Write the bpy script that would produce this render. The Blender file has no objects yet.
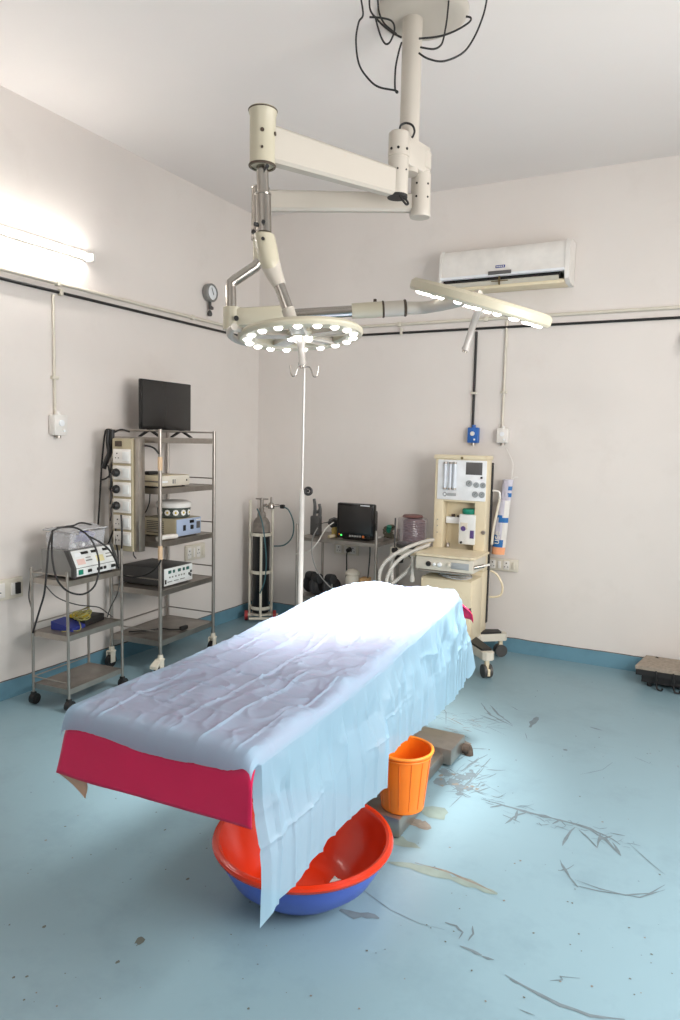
import bpy, bmesh, math, random
from mathutils import Vector, Matrix
random.seed(7)
S = bpy.context.scene
COL = S.collection
R = math.radians
PI = math.pi

# ------------------------------------------------------------------ camera, world, lights, exposure
cam = bpy.data.objects.new('camera', bpy.data.cameras.new('camera'))
COL.objects.link(cam)
cam.data.lens = 25.0
cam.data.sensor_width = 36
cam.data.sensor_fit = 'AUTO'
cam.data.clip_start = 0.05
cr, cu, cb = Vector((0.88396675, 0.46698508, 0.02297204)), Vector((-0.06496149, 0.07401396, 0.99513916)), Vector((0.46301489, -0.88116223, 0.09576192))
cam.matrix_world = Matrix(((cr.x, cu.x, cb.x, 3.71323538), (cr.y, cu.y, cb.y, -5.41952221), (cr.z, cu.z, cb.z, 1.6), (0, 0, 0, 1)))
S.camera = cam
S.view_settings.view_transform = 'Standard'
S.view_settings.look = 'None'
S.view_settings.gamma = 1
S.view_settings.use_curve_mapping = False
S.view_settings.exposure = -0.06

world = bpy.data.worlds.new('daylight')
S.world = world
world.use_nodes = True
bg = world.node_tree.nodes['Background']
bg.inputs[0].default_value = (0.85, 0.93, 1.0, 1)
bg.inputs[1].default_value = 2.0

def area_light(name, loc, direction, sx, sy, power, color=(1, 1, 1), spread=180):
    d = bpy.data.lights.new(name, 'AREA')
    d.shape = 'RECTANGLE'; d.size = sx; d.size_y = sy; d.energy = power; d.color = color; d.spread = R(spread)
    o = bpy.data.objects.new(name, d); COL.objects.link(o)
    o.location = loc
    o.rotation_euler = Vector(direction).to_track_quat('-Z', 'Y').to_euler()
    return o

def spot_light(name, loc, direction, power, cone, blend, radius, color=(1, 1, 1)):
    d = bpy.data.lights.new(name, 'SPOT')
    d.energy = power; d.spot_size = R(cone); d.spot_blend = blend; d.shadow_soft_size = radius; d.color = color
    o = bpy.data.objects.new(name, d); COL.objects.link(o)
    o.location = loc
    o.rotation_euler = Vector(direction).to_track_quat('-Z', 'Y').to_euler()
    return o

ROOM_X, ROOM_Y, ROOM_Z = 5.1, -6.7, 3.565
# daylight that comes in through the window in the right wall
area_light('window_daylight', (ROOM_X - 0.06, -3.3, 1.75), (-1, 0.0, -0.5), 1.9, 1.5, 125, (1.0, 0.98, 0.96))
# two added fill lights, one behind the camera, one high on the right wall
area_light('fill_light_behind', (2.6, ROOM_Y + 0.12, 2.75), (0, 1, -0.1), 1.2, 0.06, 17, (1.0, 0.97, 0.94))
area_light('fill_light_right', (ROOM_X - 0.1, -1.6, 2.75), (-1, -0.1, -0.2), 1.2, 0.06, 26, (1.0, 0.97, 0.94))
# the two surgical lamp heads
spot_light('lamp_beam_wide', (2.205, -2.905, 1.875), (0.10, 0.0, -1.0), 62, 66, 0.9, 0.16, (1.0, 0.98, 0.97))
spot_light('lamp_beam_focus', (2.70, -2.355, 2.0), (-0.44, 0.0, -1.15), 520, 76, 1.0, 0.2, (1.0, 0.985, 0.97))

# ------------------------------------------------------------------ materials
def lin(c):
    return tuple(((v / 255) / 12.92 if v / 255 <= 0.04045 else ((v / 255 + 0.055) / 1.055) ** 2.4) for v in c) + (1.0,)

def mat(name, rgb, rough=0.5, metal=0.0, var=0.06, scale=12.0, spec=0.5, bump=0.0, alpha=1.0, trans=0.0, coat=0.0):
    m = bpy.data.materials.new(name); m.use_nodes = True
    nt = m.node_tree; N = nt.nodes; b = N['Principled BSDF']
    b.inputs['Roughness'].default_value = rough
    b.inputs['Metallic'].default_value = metal
    b.inputs['Specular IOR Level'].default_value = spec
    b.inputs['Alpha'].default_value = alpha
    b.inputs['Transmission Weight'].default_value = trans
    b.inputs['Coat Weight'].default_value = coat
    c = lin(rgb)
    tc = N.new('ShaderNodeTexCoord'); nz = N.new('ShaderNodeTexNoise'); nz.inputs['Scale'].default_value = scale; nz.inputs['Detail'].default_value = 4
    rp = N.new('ShaderNodeValToRGB')
    rp.color_ramp.elements[0].position = 0.3; rp.color_ramp.elements[1].position = 0.7
    rp.color_ramp.elements[0].color = tuple(v * (1 - var) for v in c[:3]) + (1,)
    rp.color_ramp.elements[1].color = tuple(min(1, v * (1 + var)) for v in c[:3]) + (1,)
    nt.links.new(tc.outputs['Object'], nz.inputs['Vector'])
    nt.links.new(nz.outputs['Fac'], rp.inputs['Fac'])
    nt.links.new(rp.outputs['Color'], b.inputs['Base Color'])
    if bump:
        bp = N.new('ShaderNodeBump'); bp.inputs['Strength'].default_value = bump; bp.inputs['Distance'].default_value = 0.01
        nt.links.new(nz.outputs['Fac'], bp.inputs['Height']); nt.links.new(bp.outputs['Normal'], b.inputs['Normal'])
    return m

def glow(name, rgb, strength):
    m = bpy.data.materials.new(name); m.use_nodes = True
    b = m.node_tree.nodes['Principled BSDF']
    b.inputs['Base Color'].default_value = lin(rgb)
    b.inputs['Emission Color'].default_value = lin(rgb)
    b.inputs['Emission Strength'].default_value = strength
    return m

def wear_mat(name, rgb, dirt, rough, scale, lo, hi, metal=0.0, spec=0.5):
    """paint with irregular marks of its own"""
    m = mat(name, rgb, rough, metal, 0.03, 1.5, spec)
    nt = m.node_tree; N = nt.nodes; b = N['Principled BSDF']; src = b.inputs['Base Color'].links[0].from_socket
    tc = [n for n in N if n.type == 'TEX_COORD'][0]
    nz = N.new('ShaderNodeTexNoise'); nz.inputs['Scale'].default_value = scale; nz.inputs['Detail'].default_value = 6; nz.inputs['Roughness'].default_value = 0.65
    rp = N.new('ShaderNodeValToRGB'); rp.color_ramp.elements[0].position = lo; rp.color_ramp.elements[1].position = hi
    mx = N.new('ShaderNodeMix'); mx.data_type = 'RGBA'
    nt.links.new(tc.outputs['Object'], nz.inputs['Vector']); nt.links.new(nz.outputs['Fac'], rp.inputs['Fac'])
    nt.links.new(rp.outputs['Color'], mx.inputs[0]); nt.links.new(src, mx.inputs[6]); mx.inputs[7].default_value = lin(dirt)
    nt.links.new(mx.outputs[2], b.inputs['Base Color'])
    return m

M = {}
M['wall'] = wear_mat('wall_paint', (224, 217, 211), (213, 205, 198), 0.55, 2.2, 0.55, 0.95, spec=0.3)
M['ceiling'] = mat('ceiling_paint', (233, 227, 223), 0.6, var=0.015, scale=1.2, spec=0.2)
M['floor'] = wear_mat('floor_vinyl', (126, 153, 163), (110, 135, 145), 0.36, 3.0, 0.5, 0.9, spec=0.45)
M['fleck'] = mat('floor_fleck', (92, 96, 88), 0.7)
M['scuff'] = mat('floor_scuff', (102, 116, 122), 0.6, var=0.12, scale=30)
M['stain'] = mat('floor_stain', (122, 137, 130), 0.5, var=0.14, scale=14)
M['rust'] = mat('floor_rust', (124, 116, 106), 0.7, var=0.2, scale=40)
M['base'] = wear_mat('baseboard_paint', (104, 146, 164), (88, 126, 142), 0.45, 5, 0.5, 0.9)
M['grime'] = mat('grime_line', (104, 98, 92), 0.8, var=0.3, scale=30)
M['white'] = mat('white_plastic', (228, 224, 218), 0.4)
M['offwhite'] = mat('aged_white_plastic', (214, 207, 192), 0.42)
M['cream'] = wear_mat('cream_paint', (226, 212, 182), (206, 184, 148), 0.4, 8, 0.55, 0.85)
M['lampcream'] = wear_mat('cream_lamp_paint', (188, 181, 160), (170, 162, 140), 0.38, 9, 0.6, 0.9)
M['lampwhite'] = wear_mat('white_lamp_paint', (188, 181, 170), (192, 172, 152), 0.4, 14, 0.66, 0.85)
M['chrome'] = mat('chrome', (172, 167, 160), 0.24, 1.0, var=0.03)
M['steel'] = mat('brushed_steel', (170, 163, 155), 0.34, 0.9, var=0.08, scale=20)
M['steelshelf'] = mat('steel_shelf', (150, 142, 135), 0.4, 0.75, var=0.1, scale=8)
M['darksteel'] = mat('stained_steel', (150, 143, 136), 0.38, 0.8, var=0.2, scale=10)
M['black'] = mat('black_rubber', (28, 27, 27), 0.5)
M['blackgloss'] = mat('black_gloss', (20, 20, 21), 0.16)
M['screen'] = mat('dark_screen', (40, 38, 37), 0.22, var=0.02)
M['grey'] = mat('grey_casing', (134, 133, 130), 0.45)
M['darkgrey'] = mat('dark_grey_casing', (70, 69, 68), 0.45)
M['panelwhite'] = mat('panel_white', (226, 228, 226), 0.4)
M['panelgrey'] = mat('panel_pale_grey', (234, 236, 238), 0.4)
M['bluegrey'] = mat('blue_grey_casing', (164, 178, 202), 0.4)
M['tan'] = mat('tan_casing', (176, 165, 138), 0.5)
M['wood'] = mat('tan_tape', (214, 184, 150), 0.7, var=0.12)
M['pinkred'] = mat('red_rubber_sheet', (214, 26, 84), 0.33, var=0.05, scale=5)
M['tanback'] = mat('tan_rubber_back', (196, 158, 134), 0.5, var=0.08)
M['orange'] = mat('orange_plastic', (250, 128, 28), 0.35, var=0.03)
M['basinred'] = mat('red_orange_plastic', (202, 46, 14), 0.22, var=0.03)
M['basinblue'] = mat('blue_plastic', (70, 96, 186), 0.35, var=0.05)
M['tissue'] = mat('tissue_white', (228, 222, 214), 0.8)
M['cylblack'] = mat('black_cylinder_paint', (16, 17, 19), 0.38, var=0.2)
M['cylgrey'] = mat('worn_grey_cylinder_paint', (124, 116, 108), 0.45, var=0.25, scale=25)
M['frameivory'] = mat('ivory_frame_paint', (214, 208, 192), 0.4)
M['teal'] = mat('teal_hose', (52, 92, 98), 0.5)
M['red'] = mat('red_plastic', (150, 40, 40), 0.5)
M['bluebox'] = mat('blue_switch_plastic', (38, 98, 176), 0.4)
M['brass'] = mat('aged_brass', (120, 104, 70), 0.4, 0.7)
M['rustmetal'] = mat('rusty_metal', (78, 66, 56), 0.75, 0.2, var=0.3, scale=60)
M['green'] = mat('green_plastic', (24, 128, 104), 0.4)
M['purple'] = mat('purple_print', (88, 70, 128), 0.5)
M['yellow'] = mat('yellow_wire', (196, 168, 40), 0.5)
M['yellowgreen'] = mat('olive_wire', (150, 146, 84), 0.5)
M['navy'] = mat('navy_plastic', (40, 52, 128), 0.45)
M['bellows'] = mat('bellows_rubber', (108, 72, 68), 0.5, var=0.15)
M['hose'] = mat('pale_hose', (198, 194, 186), 0.45)
M['bagwhite'] = mat('bag_lilac_white', (206, 202, 214), 0.4)
M['bagblue'] = mat('bag_blue_print', (42, 112, 178), 0.4)
M['bagorange'] = mat('bag_orange', (240, 168, 124), 0.45)
M['lcd'] = mat('grey_display', (92, 90, 90), 0.3)
M['dust'] = mat('dusty_board', (150, 138, 124), 0.8, var=0.2, scale=40)
M['clear'] = mat('clear_plastic', (225, 225, 228), 0.12, var=0.02, alpha=0.32)
M['smoke'] = mat('clear_bellows_dome', (160, 150, 158), 0.1, var=0.02, alpha=0.3)
M['pot'] = mat('dark_patterned_pot', (70, 76, 68), 0.4, var=0.35, scale=30)
M['standwhite'] = mat('stand_paint', (204, 200, 194), 0.4)
M['tube'] = glow('tube_glow', (255, 250, 244), 46.0)
M['led'] = glow('led_glow', (255, 252, 246), 5.0)
M['ledgreen'] = glow('green_indicator', (80, 255, 110), 1.5)
M['ledamber'] = mat('amber_button', (206, 110, 50), 0.4)
M['displaygreen'] = mat('teal_display', (36, 92, 84), 0.3)

M['orangelight'] = mat('orange_rim', (250, 142, 48), 0.35, var=0.03)
M['orangedark'] = mat('orange_rib', (226, 110, 26), 0.4, var=0.03)
M['tintpink'] = mat('pink_key_field', (222, 190, 182), 0.4)
M['tintyellow'] = mat('yellow_key_field', (222, 212, 160), 0.4)
M['clearwhite'] = mat('cloudy_plastic', (214, 214, 216), 0.25, alpha=0.6)
M['purplefilm'] = mat('purple_film', (112, 106, 172), 0.4)
M['chromelight'] = mat('pale_steel_rod', (206, 203, 199), 0.35, 0.5)
M['ochre'] = mat('ochre_plastic', (170, 148, 80), 0.5)
M['blackcloth'] = mat('black_cloth', (34, 34, 36), 0.7)
M['carton'] = mat('tan_carton', (200, 158, 108), 0.7)
M['olive'] = mat('olive_tubing', (104, 100, 84), 0.5)
M['flowglass'] = mat('flow_tube_glass', (216, 222, 230), 0.1)
M['greyring'] = mat('grey_ring', (160, 164, 166), 0.4)

def drape_mat():
    m = bpy.data.materials.new('blue_drape_film'); m.use_nodes = True
    nt = m.node_tree; N = nt.nodes; b = N['Principled BSDF']; out = N['Material Output']
    tc = N.new('ShaderNodeTexCoord'); nz = N.new('ShaderNodeTexNoise'); nz.inputs['Scale'].default_value = 3
    rp = N.new('ShaderNodeValToRGB')
    rp.color_ramp.elements[0].color = lin((164, 206, 230)); rp.color_ramp.elements[1].color = lin((176, 214, 234))
    nt.links.new(tc.outputs['Object'], nz.inputs['Vector']); nt.links.new(nz.outputs['Fac'], rp.inputs['Fac']); nt.links.new(rp.outputs['Color'], b.inputs['Base Color'])
    b.inputs['Roughness'].default_value = 0.42; b.inputs['Specular IOR Level'].default_value = 0.4
    tl = N.new('ShaderNodeBsdfTranslucent'); tl.inputs['Color'].default_value = lin((206, 230, 244))
    tr = N.new('ShaderNodeBsdfTransparent'); tr.inputs['Color'].default_value = lin((205, 226, 240))
    m1 = N.new('ShaderNodeMixShader'); m1.inputs[0].default_value = 0.5
    m2 = N.new('ShaderNodeMixShader'); m2.inputs[0].default_value = 0.1
    nt.links.new(b.outputs[0], m1.inputs[1]); nt.links.new(tl.outputs[0], m1.inputs[2])
    nt.links.new(m1.outputs[0], m2.inputs[1]); nt.links.new(tr.outputs[0], m2.inputs[2])
    nt.links.new(m2.outputs[0], out.inputs['Surface'])
    return m
M['drape'] = drape_mat()

# ------------------------------------------------------------------ mesh helpers
class MB:
    def __init__(s):
        s.bm = bmesh.new(); s.m = 0; s.T = Matrix.Identity(4)
    def _done(s, faces):
        for f in faces: f.material_index = s.m
    def box(s, c, d, bev=0.0, rot=None, seg=2):
        r = bmesh.ops.create_cube(s.bm, size=1.0)
        vs = r['verts']
        mt = s.T @ Matrix.Translation(Vector(c)) @ (rot.to_4x4() if rot else Matrix.Identity(4)) @ Matrix.Diagonal((d[0], d[1], d[2], 1))
        for v in vs: v.co = mt @ v.co
        fs = set(f for v in vs for f in v.link_faces)
        s._done(fs)
        if bev > 0:
            es = list(set(e for f in fs for e in f.edges))
            r2 = bmesh.ops.bevel(s.bm, geom=es, offset=min(bev, min(d) * 0.49), segments=seg, affect='EDGES', profile=0.5)
            s._done(r2['faces'])
        return s
    def bb(s, lo, hi, bev=0.0):
        lo, hi = Vector(lo), Vector(hi)
        return s.box((lo + hi) / 2, hi - lo, bev)
    def frame(s, axis):
        a = Vector(axis).normalized()
        t = Vector((0, 0, 1)) if abs(a.z) < 0.95 else Vector((1, 0, 0))
        x = t.cross(a).normalized(); y = a.cross(x)
        return x, y, a
    def tube(s, p0, p1, r0, r1=None, seg=18, caps=True):
        p0, p1 = Vector(p0), Vector(p1); r1 = r0 if r1 is None else r1
        x, y, a = s.frame(p1 - p0)
        return s.rings([(p0, x, y, r0), (p1, x, y, r1)], seg, caps)
    def rings(s, rs, seg, caps=True):
        rows = []
        for (c, x, y, r) in rs:
            if isinstance(r, tuple): rx, ry = r
            else: rx = ry = r
            rows.append([s.bm.verts.new(s.T @ (c + x * (math.cos(2 * PI * k / seg) * rx) + y * (math.sin(2 * PI * k / seg) * ry))) for k in range(seg)])
        fs = []
        for a, b in zip(rows, rows[1:]):
            for k in range(seg):
                fs.append(s.bm.faces.new((a[k], a[(k + 1) % seg], b[(k + 1) % seg], b[k])))
        if caps:
            fs.append(s.bm.faces.new(rows[0][::-1])); fs.append(s.bm.faces.new(rows[-1]))
        s._done(fs)
        return s
    def lathe(s, o, prof, axis=(0, 0, 1), seg=32, caps=False):
        o = Vector(o); x, y, a = s.frame(axis)
        return s.rings([(o + a * z, x, y, max(r, 0.0004)) for r, z in prof], seg, caps)
    def sweep(s, pts, r, seg=8, sub=6, caps=True):
        P = [Vector(p) for p in pts]
        if sub > 1 and len(P) > 2:
            Q = []
            for i in range(len(P) - 1):
                p0 = P[max(i - 1, 0)]; p1 = P[i]; p2 = P[i + 1]; p3 = P[min(i + 2, len(P) - 1)]
                for k in range(sub):
                    t = k / sub
                    Q.append(0.5 * ((2 * p1) + (p2 - p0) * t + (2 * p0 - 5 * p1 + 4 * p2 - p3) * t * t + (3 * p1 - p0 - 3 * p2 + p3) * t ** 3))
            Q.append(P[-1]); P = Q
        rs = []
        x = None
        for i, p in enumerate(P):
            d = (P[min(i + 1, len(P) - 1)] - P[max(i - 1, 0)])
            if d.length < 1e-9: d = Vector((0, 0, 1))
            d.normalize()
            if x is None: x, y, _ = s.frame(d)
            else:
                x = (x - d * x.dot(d))
                if x.length < 1e-6: x, y, _ = s.frame(d)
                x.normalize()
            y = d.cross(x)
            rr = r(i / (len(P) - 1)) if callable(r) else r
            rs.append((p, x.copy(), y.copy(), rr))
        return s.rings(rs, seg, caps)
    def torus(s, c, axis, Rm, r, seg=32, mseg=8, a0=0, a1=2 * PI):
        x, y, a = s.frame(axis); c = Vector(c)
        closed = abs(a1 - a0 - 2 * PI) < 1e-6
        n = seg if closed else seg + 1
        rows = []
        for i in range(n):
            t = a0 + (a1 - a0) * i / seg
            d = x * math.cos(t) + y * math.sin(t)
            rows.append([s.bm.verts.new(s.T @ (c + d * (Rm + r * math.cos(2 * PI * k / mseg)) + a * (r * math.sin(2 * PI * k / mseg)))) for k in range(mseg)])
        fs = []
        for i in range(seg):
            A = rows[i]; B = rows[(i + 1) % n]
            for k in range(mseg): fs.append(s.bm.faces.new((A[k], A[(k + 1) % mseg], B[(k + 1) % mseg], B[k])))
        if not closed:
            fs.append(s.bm.faces.new(rows[0][::-1])); fs.append(s.bm.faces.new(rows[-1]))
        s._done(fs)
        return s
    def poly(s, pts):
        f = s.bm.faces.new([s.bm.verts.new(s.T @ Vector(p)) for p in pts]); s._done([f]); return s
    def prism(s, pts, ext):
        """closed outline swept along a vector"""
        e = Vector(ext)
        a = [s.bm.verts.new(s.T @ Vector(p)) for p in pts]; b = [s.bm.verts.new(s.T @ (Vector(p) + e)) for p in pts]
        n = len(a); fs = [s.bm.faces.new(a[::-1]), s.bm.faces.new(b)]
        for i in range(n): fs.append(s.bm.faces.new((a[i], a[(i + 1) % n], b[(i + 1) % n], b[i])))
        s._done(fs)
        return s
    def grid(s, rows, m=None):
        V = [[s.bm.verts.new(s.T @ Vector(p)) for p in r] for r in rows]
        fs = []
        for a, b in zip(V, V[1:]):
            for k in range(len(a) - 1): fs.append(s.bm.faces.new((a[k], a[k + 1], b[k + 1], b[k])))
        s._done(fs)
        return s
    def build(s, name, mats, parent=None, loc=None, world=False, recalc=True, angle=38):
        bm = s.bm
        if recalc: bmesh.ops.recalc_face_normals(bm, faces=bm.faces)
        off = Vector((0, 0, 0))
        if parent is not None and world:
            inv = (Matrix.Translation(parent.location) @ parent.rotation_euler.to_matrix().to_4x4()).inverted()
            bm.transform(inv)
        elif loc is not None:
            off = Vector(loc); bm.transform(Matrix.Translation(-off))
        me = bpy.data.meshes.new(name); bm.to_mesh(me); bm.free()
        for mm in (mats if isinstance(mats, (list, tuple)) else [mats]): me.materials.append(M[mm] if isinstance(mm, str) else mm)
        me.polygons.foreach_set('use_smooth', [True] * len(me.polygons))
        me.set_sharp_from_angle(angle=R(angle))
        o = bpy.data.objects.new(name, me); COL.objects.link(o); o.location = off
        if parent is not None: o.parent = parent
        return o

def tag(o, label, cat, group=None, kind=None):
    o['label'] = label; o['category'] = cat
    if group: o['group'] = group
    if kind: o['kind'] = kind
    return o
def thing(name, loc, label, cat, rz=0.0, group=None):
    o = bpy.data.objects.new(name, None); COL.objects.link(o)
    o.empty_display_size = 0.1
    o.location = loc; o.rotation_euler = (0, 0, rz)
    return tag(o, label, cat, group)
def struct(o):
    o['kind'] = 'structure'; return o
def copy_child(src, parent, loc=None, rot=None):
    c = src.copy(); COL.objects.link(c); c.parent = parent
    if loc is not None: c.location = loc
    if rot is not None: c.rotation_euler = rot
    return c
def text_mesh(name, body, size, mtx, material, depth=0.0006, parent=None):
    cu_ = bpy.data.curves.new(name, 'FONT'); cu_.body = body; cu_.size = size; cu_.extrude = depth; cu_.align_x = 'CENTER'; cu_.align_y = 'CENTER'
    t = bpy.data.objects.new(name, cu_); COL.objects.link(t)
    dg = bpy.context.evaluated_depsgraph_get()
    me = bpy.data.meshes.new_from_object(t.evaluated_get(dg))
    bpy.data.objects.remove(t); bpy.data.curves.remove(cu_)
    me.transform(mtx); me.name = name; me.materials.clear(); me.materials.append(M[material])
    o = bpy.data.objects.new(name, me); COL.objects.link(o)
    if parent is not None: o.parent = parent
    return o

# ------------------------------------------------------------------ the room
def noise1(seed):
    rr = random.Random(seed); v = [rr.uniform(-1, 1) for _ in range(64)]
    def f(t):
        i = math.floor(t); u = t - i; u = u * u * (3 - 2 * u)
        return v[i % 64] * (1 - u) + v[(i + 1) % 64] * u
    return f

mb = MB()
mb.bb((-0.2, ROOM_Y - 0.2, -0.2), (ROOM_X + 0.2, 0.2, 0.0))
rs = random.Random(3)
zcount = [0.0003]
def nz_():
    zcount[0] += 4e-6
    return zcount[0]
def stroke(pts, w, m, z=0.0006, taper=True, jag=0.35):
    """an irregular mark worn into the floor surface"""
    mb.m = m; z = nz_()
    P = [Vector((p[0], p[1], 0)) for p in pts]
    Q = []
    for a, b in zip(P, P[1:]):
        n = max(2, int((b - a).length / 0.03))
        for k in range(n): Q.append(a.lerp(b, k / n))
    Q.append(P[-1])
    L = []; Rr = []
    for i, p in enumerate(Q):
        d = (Q[min(i + 1, len(Q) - 1)] - Q[max(i - 1, 0)]).normalized(); nn = Vector((-d.y, d.x, 0))
        t = i / (len(Q) - 1)
        ww = w * (0.55 if m == 1 else 0.8) * (math.sin(PI * min(max(t, 0.04), 0.96)) ** 0.6 if taper else 1)
        L.append(p + nn * ww * (0.5 + rs.uniform(-jag, jag))); Rr.append(p - nn * ww * (0.5 + rs.uniform(-jag, jag)))
    for i in range(len(Q) - 1):
        mb.poly([(L[i].x, L[i].y, z), (Rr[i].x, Rr[i].y, z), (Rr[i + 1].x, Rr[i + 1].y, z), (L[i + 1].x, L[i + 1].y, z)])
def blot(x, y, r, m, z=0.0006, n=11, sx=1.0, sy=1.0):
    mb.m = m; z = nz_()
    r *= 0.8 if m == 1 else 1
    mb.poly([(x + sx * r * rs.uniform(0.55, 1.1) * math.cos(2 * PI * k / n), y + sy * r * rs.uniform(0.55, 1.1) * math.sin(2 * PI * k / n), z) for k in range(n)])
stroke([(2.524, -1.207), (2.628, -1.371), (2.7, -1.416), (2.787, -1.467)], 0.022, 1)
stroke([(2.582, -1.211), (2.674, -1.343), (2.783, -1.452)], 0.02, 1)
stroke([(2.576, -1.402), (2.71, -1.454)], 0.015, 1)
stroke([(2.882, -1.254), (2.872, -1.356), (2.879, -1.436)], 0.06, 1)
stroke([(2.704, -1.166), (2.758, -1.209)], 0.015, 1)
stroke([(2.873, -1.53), (2.902, -1.606)], 0.01, 1)
stroke([(3.179, -1.248), (3.249, -1.264)], 0.018, 1)
stroke([(2.3, -1.333), (2.388, -1.471), (2.446, -1.638)], 0.008, 1)
stroke([(2.588, -1.609), (2.65, -1.631), (2.708, -1.641)], 0.0085, 1)
stroke([(2.658, -1.578), (2.666, -1.558), (2.68, -1.557)], 0.0052, 1)
stroke([(2.451, -1.469), (2.487, -1.43), (2.525, -1.396)], 0.0041, 1)
stroke([(2.451, -1.709), (2.475, -1.661), (2.506, -1.632)], 0.003, 1)
stroke([(2.408, -1.536), (2.473, -1.566), (2.541, -1.607)], 0.0088, 3)
stroke([(2.657, -1.529), (2.697, -1.469), (2.743, -1.426)], 0.0088, 1)
stroke([(2.451, -1.562), (2.46, -1.532), (2.478, -1.527)], 0.0048, 3)
stroke([(2.564, -1.575), (2.578, -1.572), (2.595, -1.578)], 0.0048, 3)
stroke([(2.468, -1.593), (2.488, -1.608), (2.499, -1.596)], 0.0031, 3)
stroke([(2.474, -1.563), (2.503, -1.554), (2.535, -1.552)], 0.008, 1)
stroke([(2.353, -1.558), (2.382, -1.578), (2.406, -1.584)], 0.0086, 1)
stroke([(2.465, -1.551), (2.508, -1.529), (2.557, -1.53)], 0.0075, 1)
stroke([(2.6, -1.356), (2.619, -1.361), (2.64, -1.377)], 0.0067, 1)
stroke([(2.517, -1.71), (2.54, -1.701), (2.567, -1.701)], 0.0041, 1)
stroke([(2.587, -1.602), (2.617, -1.587), (2.643, -1.559)], 0.0035, 3)
stroke([(2.53, -1.53), (2.563, -1.508), (2.591, -1.467)], 0.0057, 1)
stroke([(2.464, -1.76), (2.511, -1.755), (2.561, -1.758)], 0.0042, 3)
stroke([(2.514, -1.443), (2.548, -1.45), (2.588, -1.477)], 0.0052, 1)
stroke([(2.618, -1.438), (2.675, -1.427), (2.726, -1.395)], 0.0089, 1)
stroke([(2.688, -1.531), (2.708, -1.515), (2.728, -1.5)], 0.0084, 1)
stroke([(2.534, -1.721), (2.583, -1.744), (2.63, -1.766)], 0.005, 1)
stroke([(2.527, -1.569), (2.557, -1.551), (2.595, -1.557)], 0.0078, 1)
stroke([(2.603, -1.574), (2.636, -1.586), (2.665, -1.587)], 0.0047, 1)
stroke([(2.5, -1.739), (2.557, -1.742), (2.616, -1.752)], 0.0041, 1)
stroke([(2.545, -1.645), (2.563, -1.625), (2.585, -1.616)], 0.006, 3)
stroke([(2.608, -1.462), (2.658, -1.473), (2.702, -1.464)], 0.0051, 1)
stroke([(2.66, -1.548), (2.726, -1.585), (2.79, -1.619)], 0.0062, 1)
stroke([(2.42, -1.581), (2.445, -1.579), (2.479, -1.602)], 0.007, 1)
stroke([(2.453, -1.703), (2.494, -1.695), (2.536, -1.692)], 0.0067, 3)
stroke([(2.503, -1.742), (2.532, -1.713), (2.559, -1.677)], 0.0041, 3)
stroke([(2.449, -1.684), (2.517, -1.711), (2.588, -1.755)], 0.0084, 1)
stroke([(2.439, -1.506), (2.449, -1.493), (2.459, -1.481)], 0.0053, 3)
stroke([(2.363, -1.56), (2.394, -1.56), (2.428, -1.569)], 0.0087, 1)
stroke([(2.659, -1.548), (2.713, -1.54), (2.766, -1.529)], 0.0048, 1)
stroke([(2.527, -1.508), (2.586, -1.511), (2.639, -1.496)], 0.0055, 3)
stroke([(2.561, -1.499), (2.59, -1.461), (2.618, -1.419)], 0.0087, 1)
stroke([(2.548, -1.5), (2.559, -1.494), (2.576, -1.512)], 0.0064, 3)
stroke([(2.524, -1.505), (2.568, -1.522), (2.613, -1.542)], 0.0089, 1)
stroke([(2.507, -1.732), (2.558, -1.715), (2.601, -1.677)], 0.0066, 1)
stroke([(2.586, -1.459), (2.6, -1.463), (2.606, -1.44)], 0.0048, 1)
stroke([(2.367, -1.492), (2.426, -1.488), (2.489, -1.498)], 0.0032, 1)
stroke([(2.587, -1.355), (2.616, -1.363), (2.636, -1.345)], 0.0077, 1)
stroke([(2.556, -1.661), (2.582, -1.665), (2.608, -1.668)], 0.009, 3)
stroke([(2.583, -1.566), (2.603, -1.577), (2.619, -1.573)], 0.0048, 3)
stroke([(2.603, -1.557), (2.616, -1.555), (2.631, -1.561)], 0.0071, 3)
stroke([(2.361, -1.488), (2.401, -1.469), (2.449, -1.473)], 0.0071, 1)
stroke([(2.823, -2.198), (2.847, -2.155), (2.867, -2.097)], 0.0141, 1)
stroke([(2.713, -2.146), (2.729, -2.038), (2.754, -1.955)], 0.0174, 1)
stroke([(2.644, -2.104), (2.666, -2.024), (2.68, -1.912)], 0.0063, 1)
stroke([(2.65, -2.302), (2.662, -2.265), (2.681, -2.247)], 0.0134, 1)
stroke([(2.707, -2.182), (2.726, -2.088), (2.739, -1.969)], 0.0146, 1)
stroke([(2.819, -2.217), (2.885, -2.257), (2.945, -2.284)], 0.0048, 1)
stroke([(2.71, -2.138), (2.757, -2.113), (2.801, -2.074)], 0.0062, 1)
stroke([(2.775, -2.529), (2.783, -2.449), (2.794, -2.37)], 0.0066, 1)
stroke([(2.692, -2.214), (2.692, -2.13), (2.702, -2.07)], 0.0049, 1)
stroke([(2.59, -2.181), (2.608, -2.183), (2.627, -2.19)], 0.009, 1)
stroke([(2.626, -2.172), (2.654, -2.172), (2.691, -2.199)], 0.0152, 1)
stroke([(2.812, -2.361), (2.846, -2.31), (2.879, -2.255)], 0.0139, 1)
stroke([(2.765, -2.406), (2.781, -2.324), (2.797, -2.239)], 0.0061, 1)
stroke([(2.763, -2.361), (2.781, -2.362), (2.795, -2.352)], 0.0145, 1)
stroke([(2.822, -2.295), (2.826, -2.259), (2.829, -2.217)], 0.0078, 1)
stroke([(2.726, -2.091), (2.743, -1.988), (2.77, -1.912)], 0.0156, 1)
stroke([(2.755, -2.243), (2.8, -2.257), (2.849, -2.285)], 0.0059, 1)
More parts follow.
